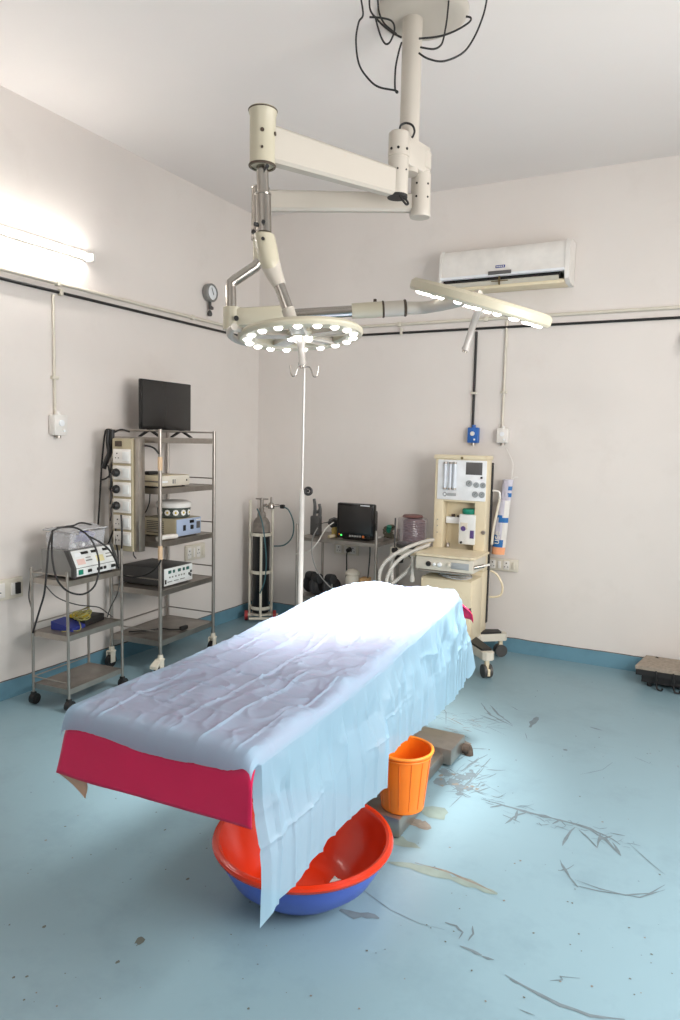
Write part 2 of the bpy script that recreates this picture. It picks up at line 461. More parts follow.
stroke([(2.79, -2.149), (2.808, -2.154), (2.823, -2.151)], 0.0097, 1)
stroke([(2.76, -2.353), (2.778, -2.333), (2.799, -2.319)], 0.0062, 1)
stroke([(2.697, -2.025), (2.732, -2.037), (2.76, -2.027)], 0.0123, 1)
stroke([(2.615, -2.172), (2.637, -2.153), (2.669, -2.159)], 0.0045, 1)
stroke([(2.732, -2.27), (2.769, -2.287), (2.801, -2.289)], 0.004, 1)
stroke([(2.693, -2.265), (2.696, -2.221), (2.701, -2.184)], 0.0102, 1)
stroke([(2.721, -2.166), (2.726, -2.108), (2.738, -2.071)], 0.0086, 1)
stroke([(2.771, -2.384), (2.777, -2.241), (2.785, -2.096)], 0.019, 1)
stroke([(2.611, -2.053), (2.64, -1.969), (2.679, -1.909)], 0.0147, 1)
stroke([(2.757, -2.438), (2.769, -2.425), (2.787, -2.429)], 0.0044, 1)
stroke([(2.736, -2.289), (2.764, -2.206), (2.795, -2.129)], 0.009, 1)
stroke([(2.676, -2.286), (2.712, -2.265), (2.754, -2.263)], 0.0078, 1)
stroke([(2.536, -1.959), (2.569, -1.957), (2.59, -1.921)], 0.0041, 1)
stroke([(2.837, -2.269), (2.844, -2.254), (2.85, -2.236)], 0.0198, 1)
stroke([(2.655, -2.253), (2.661, -2.231), (2.659, -2.184)], 0.0119, 1)
stroke([(2.727, -2.207), (2.73, -2.179), (2.735, -2.156)], 0.005, 1)
stroke([(2.758, -2.373), (2.759, -2.34), (2.769, -2.332)], 0.0195, 1)
stroke([(2.791, -2.362), (2.806, -2.303), (2.828, -2.267)], 0.009, 1)
stroke([(2.805, -2.309), (2.849, -2.333), (2.886, -2.337)], 0.0074, 1)
stroke([(2.794, -2.212), (2.816, -2.166), (2.841, -2.128)], 0.014, 1)
stroke([(2.582, -1.915), (2.598, -1.861), (2.606, -1.782)], 0.0076, 1)
stroke([(2.778, -2.292), (2.79, -2.185), (2.796, -2.052)], 0.009, 1)
stroke([(2.745, -2.267), (2.749, -2.238), (2.755, -2.212)], 0.0132, 1)
stroke([(2.732, -2.284), (2.739, -2.271), (2.753, -2.275)], 0.0086, 1)
stroke([(2.711, -2.291), (2.727, -2.266), (2.738, -2.225)], 0.0129, 1)
stroke([(2.743, -2.066), (2.778, -2.059), (2.815, -2.055)], 0.0171, 1)
stroke([(2.521, -1.976), (2.561, -1.955), (2.606, -1.951)], 0.017, 1)
stroke([(2.708, -2.298), (2.708, -2.245), (2.713, -2.204)], 0.0148, 1)
stroke([(2.726, -2.287), (2.755, -2.268), (2.793, -2.276)], 0.0048, 1)
stroke([(2.782, -2.307), (2.838, -2.319), (2.891, -2.325)], 0.0077, 1)
stroke([(2.684, -2.321), (2.689, -2.306), (2.693, -2.286)], 0.0172, 1)
stroke([(2.69, -2.175), (2.704, -2.164), (2.715, -2.139)], 0.0111, 1)
stroke([(2.783, -2.081), (2.793, -2.029), (2.795, -1.947)], 0.0114, 1)
stroke([(2.678, -2.329), (2.728, -2.322), (2.777, -2.314)], 0.0195, 1)
stroke([(2.679, -2.212), (2.705, -2.2), (2.74, -2.214)], 0.0196, 1)
stroke([(2.802, -2.229), (2.833, -2.167), (2.867, -2.11)], 0.0074, 1)
stroke([(2.738, -2.329), (2.759, -2.314), (2.775, -2.284)], 0.0079, 1)
stroke([(2.716, -2.333), (2.777, -2.371), (2.829, -2.389)], 0.0139, 1)
stroke([(2.703, -2.296), (2.732, -2.285), (2.77, -2.301)], 0.0067, 1)
stroke([(2.829, -2.316), (2.852, -2.33), (2.87, -2.328)], 0.0092, 1)
stroke([(2.572, -1.993), (2.61, -1.955), (2.651, -1.925)], 0.0042, 1)
stroke([(2.632, -2.268), (2.636, -2.2), (2.645, -2.141)], 0.0044, 1)
stroke([(2.734, -2.37), (2.759, -2.32), (2.786, -2.274)], 0.0197, 1)
stroke([(2.668, -1.884), (2.707, -1.868), (2.746, -1.849)], 0.0168, 1)
stroke([(2.711, -2.4), (2.737, -2.38), (2.767, -2.371)], 0.0052, 1)
stroke([(2.783, -2.275), (2.818, -2.246), (2.85, -2.204)], 0.0089, 1)
stroke([(2.742, -2.162), (2.756, -2.165), (2.766, -2.153)], 0.0147, 1)
stroke([(2.812, -2.081), (2.857, -2.068), (2.898, -2.039)], 0.0138, 1)
stroke([(2.784, -2.38), (2.81, -2.399), (2.827, -2.392)], 0.0127, 1)
stroke([(2.713, -2.245), (2.724, -2.222), (2.732, -2.19)], 0.0184, 1)
stroke([(2.75, -2.088), (2.76, -2.07), (2.766, -2.04)], 0.0129, 1)
blot(2.735, -2.22, 0.0466, 1, sx=1, sy=1)
blot(2.653, -2.241, 0.028, 1, sx=1, sy=1)
blot(2.774, -2.389, 0.025, 1, sx=1, sy=1)
blot(2.763, -2.349, 0.0267, 1, sx=1, sy=1)
blot(2.661, -2.336, 0.0449, 1, sx=1, sy=1)
blot(2.794, -2.317, 0.0325, 1, sx=1, sy=1)
blot(2.709, -2.294, 0.0471, 1, sx=1, sy=1)
blot(2.664, -2.226, 0.0382, 1, sx=1, sy=1)
blot(2.752, -2.136, 0.0209, 1, sx=1, sy=1)
blot(2.668, -2.331, 0.0381, 1, sx=1, sy=1)
blot(2.635, -2.206, 0.0378, 1, sx=1, sy=1)
blot(2.757, -2.325, 0.0419, 1, sx=1, sy=1)
blot(2.651, -2.311, 0.045, 1, sx=1, sy=1)
blot(2.765, -2.181, 0.0455, 1, sx=1, sy=1)
blot(2.781, -2.326, 0.0071, 3, sx=1, sy=1)
blot(2.785, -2.306, 0.0093, 3, sx=1, sy=1)
blot(2.643, -2.259, 0.0064, 3, sx=1, sy=1)
blot(2.639, -2.252, 0.0105, 3, sx=1, sy=1)
blot(2.678, -2.353, 0.0116, 3, sx=1, sy=1)
blot(2.804, -2.288, 0.0114, 3, sx=1, sy=1)
blot(2.831, -2.302, 0.0106, 3, sx=1, sy=1)
blot(2.793, -2.151, 0.0059, 3, sx=1, sy=1)
blot(2.637, -2.265, 0.0084, 3, sx=1, sy=1)
blot(2.735, -2.304, 0.0117, 3, sx=1, sy=1)
blot(2.653, -2.297, 0.0099, 3, sx=1, sy=1)
blot(2.688, -2.217, 0.0104, 3, sx=1, sy=1)
blot(2.721, -2.313, 0.0095, 3, sx=1, sy=1)
blot(2.837, -2.296, 0.0056, 3, sx=1, sy=1)
stroke([(2.875, -2.382), (2.986, -2.388), (3.098, -2.393), (3.225, -2.386), (3.349, -2.395), (3.443, -2.429), (3.475, -2.46)], 0.03, 1)
stroke([(3.026, -2.538), (3.054, -2.437), (3.082, -2.397)], 0.0226, 1)
stroke([(2.999, -2.47), (3.079, -2.494)], 0.0221, 1)
stroke([(3.044, -2.395), (3.057, -2.492)], 0.0161, 1)
stroke([(3.215, -2.446), (3.278, -2.455)], 0.0136, 1)
stroke([(3.272, -2.586), (3.275, -2.492), (3.292, -2.415)], 0.0187, 1)
stroke([(3.31, -2.427), (3.363, -2.484), (3.398, -2.529)], 0.017, 1)
stroke([(3.351, -2.404), (3.416, -2.444), (3.484, -2.536)], 0.0223, 1)
stroke([(3.392, -2.415), (3.398, -2.525)], 0.0249, 1)
stroke([(3.203, -2.435), (3.225, -2.386), (3.256, -2.423)], 0.0173, 1)
stroke([(3.428, -2.385), (3.486, -2.378)], 0.0161, 1)
stroke([(3.446, -2.456), (3.488, -2.541)], 0.019, 1)
stroke([(3.39, -2.468), (3.44, -2.405)], 0.0218, 1)
stroke([(2.984, -2.38), (2.932, -2.435)], 0.023, 1)
stroke([(3.248, -2.412), (3.278, -2.409), (3.3, -2.36)], 0.0045, 1)
stroke([(3.044, -2.432), (3.068, -2.418), (3.092, -2.406)], 0.0026, 1)
stroke([(3.199, -2.461), (3.218, -2.469), (3.228, -2.434)], 0.0041, 1)
stroke([(3.389, -2.432), (3.396, -2.438), (3.4, -2.428)], 0.0021, 1)
stroke([(3.035, -2.363), (3.054, -2.348), (3.075, -2.337)], 0.0078, 1)
stroke([(3.17, -2.422), (3.187, -2.41), (3.206, -2.403)], 0.0077, 1)
stroke([(3.315, -2.417), (3.333, -2.421), (3.348, -2.409)], 0.0056, 1)
stroke([(3.442, -2.441), (3.465, -2.442), (3.483, -2.4)], 0.0021, 1)
stroke([(3.356, -2.37), (3.386, -2.376), (3.412, -2.351)], 0.008, 1)
stroke([(3.363, -2.471), (3.392, -2.458), (3.426, -2.49)], 0.0045, 1)
stroke([(3.484, -2.47), (3.5, -2.463), (3.517, -2.464)], 0.0037, 1)
stroke([(3.304, -2.426), (3.313, -2.417), (3.323, -2.423)], 0.0024, 1)
stroke([(3.142, -2.471), (3.151, -2.457), (3.168, -2.48)], 0.0078, 1)
stroke([(3.256, -2.376), (3.264, -2.368), (3.278, -2.388)], 0.0076, 1)
stroke([(2.901, -2.401), (2.918, -2.406), (2.929, -2.391)], 0.0067, 1)
stroke([(2.989, -2.43), (3.014, -2.44), (3.036, -2.439)], 0.0025, 1)
stroke([(2.944, -2.366), (2.962, -2.363), (2.982, -2.366)], 0.0078, 1)
stroke([(3.03, -2.369), (3.053, -2.36), (3.078, -2.367)], 0.0064, 1)
stroke([(2.949, -2.329), (2.958, -2.336), (2.963, -2.326)], 0.005, 1)
stroke([(3.272, -2.431), (3.298, -2.416), (3.328, -2.423)], 0.0022, 1)
stroke([(3.13, -2.405), (3.145, -2.401), (3.162, -2.408)], 0.0075, 1)
stroke([(3.123, -2.414), (3.146, -2.417), (3.173, -2.439)], 0.0077, 1)
stroke([(3.489, -2.44), (3.518, -2.426), (3.549, -2.427)], 0.0064, 1)
stroke([(3.225, -2.44), (3.244, -2.448), (3.257, -2.424)], 0.0053, 1)
stroke([(3.403, -2.459), (3.422, -2.458), (3.439, -2.436)], 0.0047, 1)
stroke([(2.924, -2.414), (2.932, -2.409), (2.94, -2.401)], 0.0078, 1)
stroke([(3.05, -2.39), (3.077, -2.38), (3.114, -2.413)], 0.0058, 1)
stroke([(3.147, -2.473), (3.17, -2.464), (3.192, -2.449)], 0.0073, 1)
stroke([(3.169, -2.431), (3.177, -2.419), (3.191, -2.436)], 0.0054, 1)
stroke([(2.877, -2.367), (2.888, -2.375), (2.893, -2.365)], 0.0072, 1)
stroke([(2.897, -2.368), (2.927, -2.367), (2.958, -2.371)], 0.0033, 1)
stroke([(3.467, -2.435), (3.475, -2.424), (3.485, -2.438)], 0.0026, 1)
stroke([(2.905, -2.33), (2.941, -2.332), (2.961, -2.273)], 0.0059, 1)
stroke([(3.41, -2.451), (3.42, -2.456), (3.427, -2.442)], 0.0038, 1)
stroke([(2.876, -2.384), (2.911, -2.379), (2.935, -2.337)], 0.0033, 1)
stroke([(3.041, -2.353), (3.074, -2.341), (3.1, -2.297)], 0.0041, 1)
stroke([(2.915, -2.337), (2.94, -2.325), (2.961, -2.299)], 0.0049, 1)
stroke([(3.321, -2.452), (3.339, -2.451), (3.36, -2.471)], 0.0029, 1)
stroke([(3.044, -2.352), (3.078, -2.35), (3.115, -2.362)], 0.0045, 1)
stroke([(3.374, -2.436), (3.402, -2.428), (3.426, -2.392)], 0.0036, 1)
stroke([(3.282, -2.691), (3.298, -2.727), (3.337, -2.788), (3.372, -2.836)], 0.014, 1)
stroke([(3.296, -2.765), (3.319, -2.737), (3.336, -2.698)], 0.014, 1)
stroke([(3.356, -2.794), (3.445, -2.804), (3.529, -2.796), (3.608, -2.744), (3.653, -2.658)], 0.012, 1)
stroke([(3.5, -2.425), (3.592, -2.531), (3.649, -2.59)], 0.005, 1)
stroke([(2.654, -2.053), (2.687, -1.931)], 0.006, 1)
stroke([(3.447, -1.548), (3.534, -1.596)], 0.006, 1)
blot(3.111, -1.644, 0.016, 1, sx=1, sy=1)
stroke([(3.229, -1.902), (3.319, -1.788), (3.352, -1.672)], 0.005, 1)
stroke([(2.705, -3.042), (2.789, -3.02), (2.886, -3.011), (2.984, -3.014), (3.08, -3.02), (3.126, -3.02)], 0.055, 2)
stroke([(2.798, -2.993), (2.915, -2.984), (3.037, -3.001), (3.117, -3.019)], 0.012, 3)
blot(2.68, -2.726, 0.05, 3, sx=1.2, sy=0.8)
blot(2.727, -2.73, 0.04, 3, sx=1, sy=1)
blot(2.734, -2.6, 0.07, 2, sx=1, sy=1)
blot(2.693, -2.892, 0.06, 2, sx=1.4, sy=0.7)
blot(2.615, -1.852, 0.05, 3, sx=1, sy=1)
stroke([(3.252, -3.394), (3.332, -3.417), (3.421, -3.431), (3.504, -3.429), (3.592, -3.395)], 0.02, 1)
stroke([(3.269, -3.403), (3.308, -3.408)], 0.025, 1)
stroke([(3.013, -3.259), (3.051, -3.257), (3.081, -3.276), (3.079, -3.312)], 0.018, 1)
stroke([(3.099, -3.23), (3.112, -3.266), (3.108, -3.307)], 0.01, 1)
stroke([(3.092, -3.342), (3.13, -3.346), (3.167, -3.35)], 0.022, 1)
stroke([(3.169, -3.352), (3.205, -3.349)], 0.025, 1)
stroke([(2.682, -3.235), (2.826, -3.292), (2.942, -3.308), (3.025, -3.294)], 0.005, 1)
stroke([(2.676, -3.377), (2.735, -3.38), (2.769, -3.354), (2.812, -3.353)], 0.06, 1)
stroke([(3.377, -3.351), (3.409, -3.328), (3.4, -3.319), (3.455, -3.296)], 0.007, 1)
stroke([(3.324, -3.506), (3.367, -3.506)], 0.008, 1)
stroke([(3.353, -2.83), (3.447, -2.82), (3.578, -2.784), (3.655, -2.691)], 0.012, 1)
blot(2.192, -3.827, 0.02, 4, sx=0.8, sy=1.2)
blot(1.875, -3.932, 0.008, 4, sx=0.8, sy=1.2)
blot(2.114, -3.501, 0.008, 4, sx=0.8, sy=1.2)
blot(2.199, -3.929, 0.008, 4, sx=0.8, sy=1.2)
blot(1.82, -3.293, 0.006, 4, sx=0.8, sy=1.2)
blot(1.8, -2.916, 0.01, 4, sx=0.8, sy=1.2)
blot(2.571, -3.798, 0.0026, 4, sx=1, sy=1)
blot(3.522, -1.573, 0.0046, 1, sx=1, sy=1)
blot(2.098, -4.041, 0.0026, 4, sx=1, sy=1)
blot(2.108, -4.159, 0.003, 1, sx=1, sy=1)
blot(2.93, -2.391, 0.0031, 1, sx=1, sy=1)
blot(3.373, -2.274, 0.0027, 1, sx=1, sy=1)
blot(2.653, -3.726, 0.0018, 1, sx=1, sy=1)
blot(0.707, -2.948, 0.0019, 3, sx=1, sy=1)
blot(1.584, -3.566, 0.0024, 4, sx=1, sy=1)
blot(3.565, -2.684, 0.0041, 1, sx=1, sy=1)
blot(3.607, -3.283, 0.0034, 4, sx=1, sy=1)
blot(1.461, -3.209, 0.004, 4, sx=1, sy=1)
blot(2.176, -4.138, 0.0037, 3, sx=1, sy=1)
blot(1.43, -3.392, 0.0033, 3, sx=1, sy=1)
blot(2.01, -4.105, 0.0054, 4, sx=1, sy=1)
blot(2.43, -3.503, 0.0052, 1, sx=1, sy=1)
blot(3.475, -3.034, 0.0018, 1, sx=1, sy=1)
blot(2.086, -4.133, 0.0034, 3, sx=1, sy=1)
blot(2.871, -3.505, 0.004, 1, sx=1, sy=1)
blot(2.331, -3.734, 0.0025, 3, sx=1, sy=1)
blot(2.533, -3.567, 0.0019, 4, sx=1, sy=1)
blot(2.78, -3.754, 0.0046, 3, sx=1, sy=1)
blot(3.651, -1.557, 0.0022, 4, sx=1, sy=1)
blot(2.915, -2.389, 0.0034, 4, sx=1, sy=1)
blot(3.239, -2.753, 0.0027, 1, sx=1, sy=1)
blot(2.964, -3.302, 0.0037, 4, sx=1, sy=1)
blot(1.084, -2.658, 0.0038, 3, sx=1, sy=1)
blot(2.872, -2.978, 0.005, 1, sx=1, sy=1)
blot(2.389, -2.019, 0.0027, 3, sx=1, sy=1)
blot(1.961, -3.243, 0.0046, 1, sx=1, sy=1)
blot(3.045, -3.347, 0.0044, 4, sx=1, sy=1)
blot(2.177, -2.52, 0.0054, 3, sx=1, sy=1)
blot(2.88, -2.827, 0.0049, 3, sx=1, sy=1)
blot(2.426, -3.661, 0.0035, 4, sx=1, sy=1)
blot(1.817, -3.598, 0.0015, 3, sx=1, sy=1)
blot(3.294, -3.32, 0.0017, 4, sx=1, sy=1)
blot(2.093, -2.43, 0.0023, 4, sx=1, sy=1)
blot(3.265, -2.129, 0.0048, 4, sx=1, sy=1)
blot(2.445, -3.513, 0.0024, 1, sx=1, sy=1)
blot(3.441, -1.923, 0.0024, 4, sx=1, sy=1)
blot(3.115, -2.869, 0.0032, 1, sx=1, sy=1)
blot(1.3, -2.807, 0.0037, 3, sx=1, sy=1)
blot(3.286, -3.164, 0.0051, 4, sx=1, sy=1)
blot(0.989, -2.85, 0.0016, 4, sx=1, sy=1)
blot(1.651, -3.618, 0.0033, 3, sx=1, sy=1)
blot(2.536, -3.238, 0.0016, 3, sx=1, sy=1)
blot(3.355, -2.94, 0.0044, 4, sx=1, sy=1)
blot(1.979, -4.126, 0.0055, 4, sx=1, sy=1)
blot(3.647, -2.912, 0.0023, 1, sx=1, sy=1)
blot(3.336, -1.878, 0.0031, 4, sx=1, sy=1)
blot(2.201, -2.925, 0.0044, 3, sx=1, sy=1)
blot(2.554, -3.648, 0.002, 3, sx=1, sy=1)
blot(2.802, -2.336, 0.0031, 3, sx=1, sy=1)
blot(2.261, -4.059, 0.0026, 4, sx=1, sy=1)
blot(3.158, -3.428, 0.0042, 4, sx=1, sy=1)
blot(3.492, -3.312, 0.0047, 3, sx=1, sy=1)
blot(3.405, -3.339, 0.0037, 3, sx=1, sy=1)
blot(2.911, -2.227, 0.0038, 4, sx=1, sy=1)
blot(1.936, -3.606, 0.0049, 1, sx=1, sy=1)
blot(2.981, -3.31, 0.0032, 4, sx=1, sy=1)
blot(2.598, -2.346, 0.0037, 3, sx=1, sy=1)
blot(3.612, -3.004, 0.0043, 3, sx=1, sy=1)
blot(3.64, -3.119, 0.0028, 4, sx=1, sy=1)
blot(2.421, -2.969, 0.0055, 1, sx=1, sy=1)
blot(3.134, -2.805, 0.0047, 3, sx=1, sy=1)
blot(3.388, -2.311, 0.0054, 3, sx=1, sy=1)
blot(1.75, -3.493, 0.0033, 4, sx=1, sy=1)
blot(1.694, -3.207, 0.0048, 4, sx=1, sy=1)
blot(3.181, -2.791, 0.0018, 1, sx=1, sy=1)
blot(1.96, -3.925, 0.0031, 1, sx=1, sy=1)
blot(2.475, -3.689, 0.0017, 4, sx=1, sy=1)
blot(3.589, -3.223, 0.0046, 4, sx=1, sy=1)
blot(1.588, -3.766, 0.0034, 3, sx=1, sy=1)
blot(2.051, -3.314, 0.004, 4, sx=1, sy=1)
blot(3.631, -2.599, 0.005, 4, sx=1, sy=1)
blot(2.361, -2.095, 0.003, 3, sx=1, sy=1)
blot(1.452, -3.478, 0.0053, 4, sx=1, sy=1)
blot(3.7, -3.135, 0.0029, 4, sx=1, sy=1)
blot(2.01, -2.402, 0.0049, 1, sx=1, sy=1)
blot(2.078, -4.168, 0.0043, 4, sx=1, sy=1)
blot(2.992, -3.56, 0.0027, 3, sx=1, sy=1)
blot(3.292, -2.765, 0.0029, 4, sx=1, sy=1)
blot(3.366, -2.853, 0.0033, 4, sx=1, sy=1)
blot(2.76, -2.862, 0.0032, 4, sx=1, sy=1)
blot(1.334, -3.49, 0.0017, 1, sx=1, sy=1)
blot(2.712, -3.78, 0.0019, 4, sx=1, sy=1)
blot(2.631, -3.548, 0.0017, 4, sx=1, sy=1)
blot(2.89, -3.348, 0.0017, 4, sx=1, sy=1)
blot(1.853, -3.107, 0.0032, 4, sx=1, sy=1)
blot(1.49, -3.708, 0.0021, 1, sx=1, sy=1)
blot(2.923, -3.728, 0.0038, 3, sx=1, sy=1)
blot(3.371, -2.94, 0.0049, 4, sx=1, sy=1)
blot(2.65, -3.882, 0.0049, 4, sx=1, sy=1)
blot(2.138, -4.037, 0.003, 1, sx=1, sy=1)
blot(3.623, -3.267, 0.0031, 3, sx=1, sy=1)
blot(3.649, -1.547, 0.0045, 3, sx=1, sy=1)
blot(1.846, -2.785, 0.0054, 4, sx=1, sy=1)
blot(3.522, -2.413, 0.0025, 4, sx=1, sy=1)
blot(2.527, -3.413, 0.0033, 1, sx=1, sy=1)
blot(1.923, -2.781, 0.0023, 3, sx=1, sy=1)
blot(2.006, -3.498, 0.0038, 4, sx=1, sy=1)
blot(3.525, -3.107, 0.0027, 1, sx=1, sy=1)
blot(2.033, -3.145, 0.0049, 4, sx=1, sy=1)
blot(1.578, -3.745, 0.0026, 4, sx=1, sy=1)
blot(1.097, -3.359, 0.0055, 1, sx=1, sy=1)
blot(1.903, -3.469, 0.0016, 4, sx=1, sy=1)
blot(2.916, -1.903, 0.0043, 4, sx=1, sy=1)
blot(1.309, -2.693, 0.0019, 1, sx=1, sy=1)
blot(3.083, -2.285, 0.0022, 1, sx=1, sy=1)
blot(2.016, -3.26, 0.0025, 3, sx=1, sy=1)
blot(3.402, -3.16, 0.0034, 4, sx=1, sy=1)
blot(3.418, -3.094, 0.0044, 4, sx=1, sy=1)
blot(2.38, -3.424, 0.0026, 4, sx=1, sy=1)
blot(2.585, -1.67, 0.0021, 4, sx=1, sy=1)
blot(3.484, -2.23, 0.0025, 3, sx=1, sy=1)
blot(1.756, -3.989, 0.0015, 1, sx=1, sy=1)
blot(2.49, -2.894, 0.0026, 4, sx=1, sy=1)
blot(3.439, -3.173, 0.0027, 4, sx=1, sy=1)
blot(3.031, -3.086, 0.0023, 4, sx=1, sy=1)
blot(2.304, -2.192, 0.0024, 3, sx=1, sy=1)
blot(2.982, -3.1, 0.0026, 4, sx=1, sy=1)
blot(2.331, -3.973, 0.002, 3, sx=1, sy=1)
blot(1.883, -3.444, 0.0027, 1, sx=1, sy=1)
blot(1.103, -3.24, 0.0034, 4, sx=1, sy=1)
blot(3.034, -3.168, 0.0038, 4, sx=1, sy=1)
blot(2.197, -3.505, 0.0039, 1, sx=1, sy=1)
blot(2.576, -3.728, 0.0049, 1, sx=1, sy=1)
blot(1.695, -3.568, 0.0037, 4, sx=1, sy=1)
blot(3.157, -3.047, 0.0049, 3, sx=1, sy=1)
blot(1.927, -3.635, 0.0023, 4, sx=1, sy=1)
blot(2.384, -3.821, 0.0026, 1, sx=1, sy=1)
blot(1.596, -2.7, 0.0025, 4, sx=1, sy=1)
blot(3.61, -3.098, 0.003, 1, sx=1, sy=1)
blot(1.467, -3.587, 0.0054, 3, sx=1, sy=1)
blot(3.053, -3.288, 0.0034, 4, sx=1, sy=1)
blot(3.324, -3.455, 0.004, 4, sx=1, sy=1)
blot(2.199, -3.849, 0.0025, 4, sx=1, sy=1)
blot(2.386, -3.498, 0.004, 4, sx=1, sy=1)
blot(3.562, -2.978, 0.0043, 4, sx=1, sy=1)
blot(2.89, -3.477, 0.0041, 1, sx=1, sy=1)
blot(2.988, -2.256, 0.0035, 4, sx=1, sy=1)
blot(3.149, -2.776, 0.0053, 3, sx=1, sy=1)
blot(2.663, -2.483, 0.0024, 4, sx=1, sy=1)
blot(3.513, -1.456, 0.0046, 3, sx=1, sy=1)
blot(2.842, -3.51, 0.0049, 4, sx=1, sy=1)
blot(1.771, -3.982, 0.0042, 4, sx=1, sy=1)
blot(3.638, -3.077, 0.0048, 4, sx=1, sy=1)
blot(3.317, -2.62, 0.0022, 4, sx=1, sy=1)
blot(3.059, -2.514, 0.0046, 1, sx=1, sy=1)
blot(3.23, -3.525, 0.0035, 3, sx=1, sy=1)
blot(3.506, -1.414, 0.003, 1, sx=1, sy=1)
blot(2.758, -1.978, 0.0026, 1, sx=1, sy=1)
blot(2.795, -0.916, 0.0044, 4, sx=1, sy=1)
blot(2.905, -0.371, 0.0035, 1, sx=1, sy=1)
blot(2.789, -1.13, 0.0026, 1, sx=1, sy=1)
blot(2.396, -0.801, 0.0024, 1, sx=1, sy=1)
blot(2.782, -0.801, 0.0047, 4, sx=1, sy=1)
blot(3.589, -0.032, 0.0037, 1, sx=1, sy=1)
blot(2.707, -1.362, 0.0028, 4, sx=1, sy=1)
blot(3.333, -1.48, 0.0023, 1, sx=1, sy=1)
blot(3.384, -0.983, 0.0046, 1, sx=1, sy=1)
blot(2.808, -0.683, 0.0033, 1, sx=1, sy=1)
blot(2.849, -0.511, 0.0045, 1, sx=1, sy=1)
blot(3.392, -1.373, 0.002, 1, sx=1, sy=1)
blot(3.07, -0.427, 0.0042, 4, sx=1, sy=1)
blot(3.07, -1.761, 0.0046, 1, sx=1, sy=1)
blot(2.633, -1.246, 0.0036, 1, sx=1, sy=1)
blot(3.131, -1.429, 0.005, 4, sx=1, sy=1)
blot(2.974, -1.578, 0.0027, 1, sx=1, sy=1)
blot(2.72, -1.447, 0.0039, 1, sx=1, sy=1)
blot(3.16, -1.318, 0.004, 1, sx=1, sy=1)
blot(2.853, -1.557, 0.0021, 1, sx=1, sy=1)
blot(3.115, -1.731, 0.0034, 4, sx=1, sy=1)
blot(3.554, -1.402, 0.0028, 4, sx=1, sy=1)
blot(3.468, -0.835, 0.0022, 4, sx=1, sy=1)
blot(3.3, -1.629, 0.0036, 1, sx=1, sy=1)
blot(2.761, -1.852, 0.0048, 4, sx=1, sy=1)
blot(2.598, -1.265, 0.0045, 4, sx=1, sy=1)
blot(2.693, -0.855, 0.0022, 1, sx=1, sy=1)
blot(2.744, -1.21, 0.0047, 1, sx=1, sy=1)
blot(3.245, -1.531, 0.0033, 4, sx=1, sy=1)
blot(3.482, -0.826, 0.0047, 1, sx=1, sy=1)
blot(2.635, -1.304, 0.004, 1, sx=1, sy=1)
blot(3.5, -1.47, 0.0042, 4, sx=1, sy=1)
blot(3.149, -1.304, 0.0031, 1, sx=1, sy=1)
blot(3.191, -0.131, 0.003, 1, sx=1, sy=1)
blot(3.443, -1.395, 0.0031, 1, sx=1, sy=1)
blot(2.891, -0.797, 0.0032, 4, sx=1, sy=1)
blot(3.247, -1.379, 0.0048, 4, sx=1, sy=1)
blot(2.772, -0.403, 0.0043, 1, sx=1, sy=1)
mb.m = 0
struct(mb.build('floor', ['floor', 'scuff', 'stain', 'rust', 'fleck'], recalc=False))

mb = MB(); mb.bb((-0.2, ROOM_Y - 0.2, ROOM_Z), (ROOM_X + 0.2, 0.2, ROOM_Z + 0.2)); struct(mb.build('ceiling', 'ceiling'))
mb = MB(); mb.bb((-0.2, ROOM_Y - 0.2, 0), (0, 0.2, ROOM_Z)); struct(mb.build('wall_left', 'wall'))
mb = MB(); mb.bb((0, 0, 0), (ROOM_X + 0.2, 0.2, ROOM_Z)); struct(mb.build('wall_back', 'wall'))
mb = MB(); mb.bb((0, ROOM_Y - 0.2, 0), (ROOM_X + 0.2, ROOM_Y, ROOM_Z)); struct(mb.build('wall_front', 'wall'))
mb = MB()
WY0, WY1, WZ0, WZ1 = -4.3, -2.3, 0.95, 2.5
mb.bb((ROOM_X, ROOM_Y, 0), (ROOM_X + 0.2, WY0, ROOM_Z)); mb.bb((ROOM_X, WY1, 0), (ROOM_X + 0.2, 0, ROOM_Z))
mb.bb((ROOM_X, WY0, 0), (ROOM_X + 0.2, WY1, WZ0)); mb.bb((ROOM_X, WY0, WZ1), (ROOM_X + 0.2, WY1, ROOM_Z))
struct(mb.build('wall_right', 'wall'))
mb = MB()
for y in (WY0 + 0.03, (WY0 + WY1) / 2, WY1 - 0.03): mb.bb((ROOM_X + 0.05, y - 0.03, WZ0), (ROOM_X + 0.11, y + 0.03, WZ1), 0.005)
for z in (WZ0 + 0.03, WZ1 - 0.03): mb.bb((ROOM_X + 0.05, WY0, z - 0.03), (ROOM_X + 0.11, WY1, z + 0.03), 0.005)
struct(mb.build('window_1', 'white'))

def baseboard(name, along, length):
    b = MB(); f = noise1(11 if along == 'x' else 23)
    n = 160; top = []
    for i in range(n + 1):
        t = length * i / n
        top.append(0.108 + 0.0025 * f(t * 9) + 0.0012 * f(t * 31 + 5))
    for part, (lo_fn, hi_fn, dep, mi) in enumerate(((lambda z: 0.0, lambda z: z, 0.012, 0), (lambda z: z, lambda z: z + 0.005, 0.008, 1))):
        b.m = mi
        rows = []
        for i in range(n + 1):
            t = length * i / n; z0 = lo_fn(top[i]); z1 = hi_fn(top[i])
            d = dep * (0.8 + 0.3 * f(t * 13 + 2)) if mi else dep
            prof = [(0.001, z1), (d, z1 - 0.001), (d, z0), ]
            rows.append([((t, -q, z) if along == 'x' else (q, -t, z)) for q, z in prof])
        b.grid(rows)
    return struct(b.build(name, ['base', 'grime']))
baseboard('baseboard_back', 'x', ROOM_X)
baseboard('baseboard_left', 'y', -ROOM_Y)

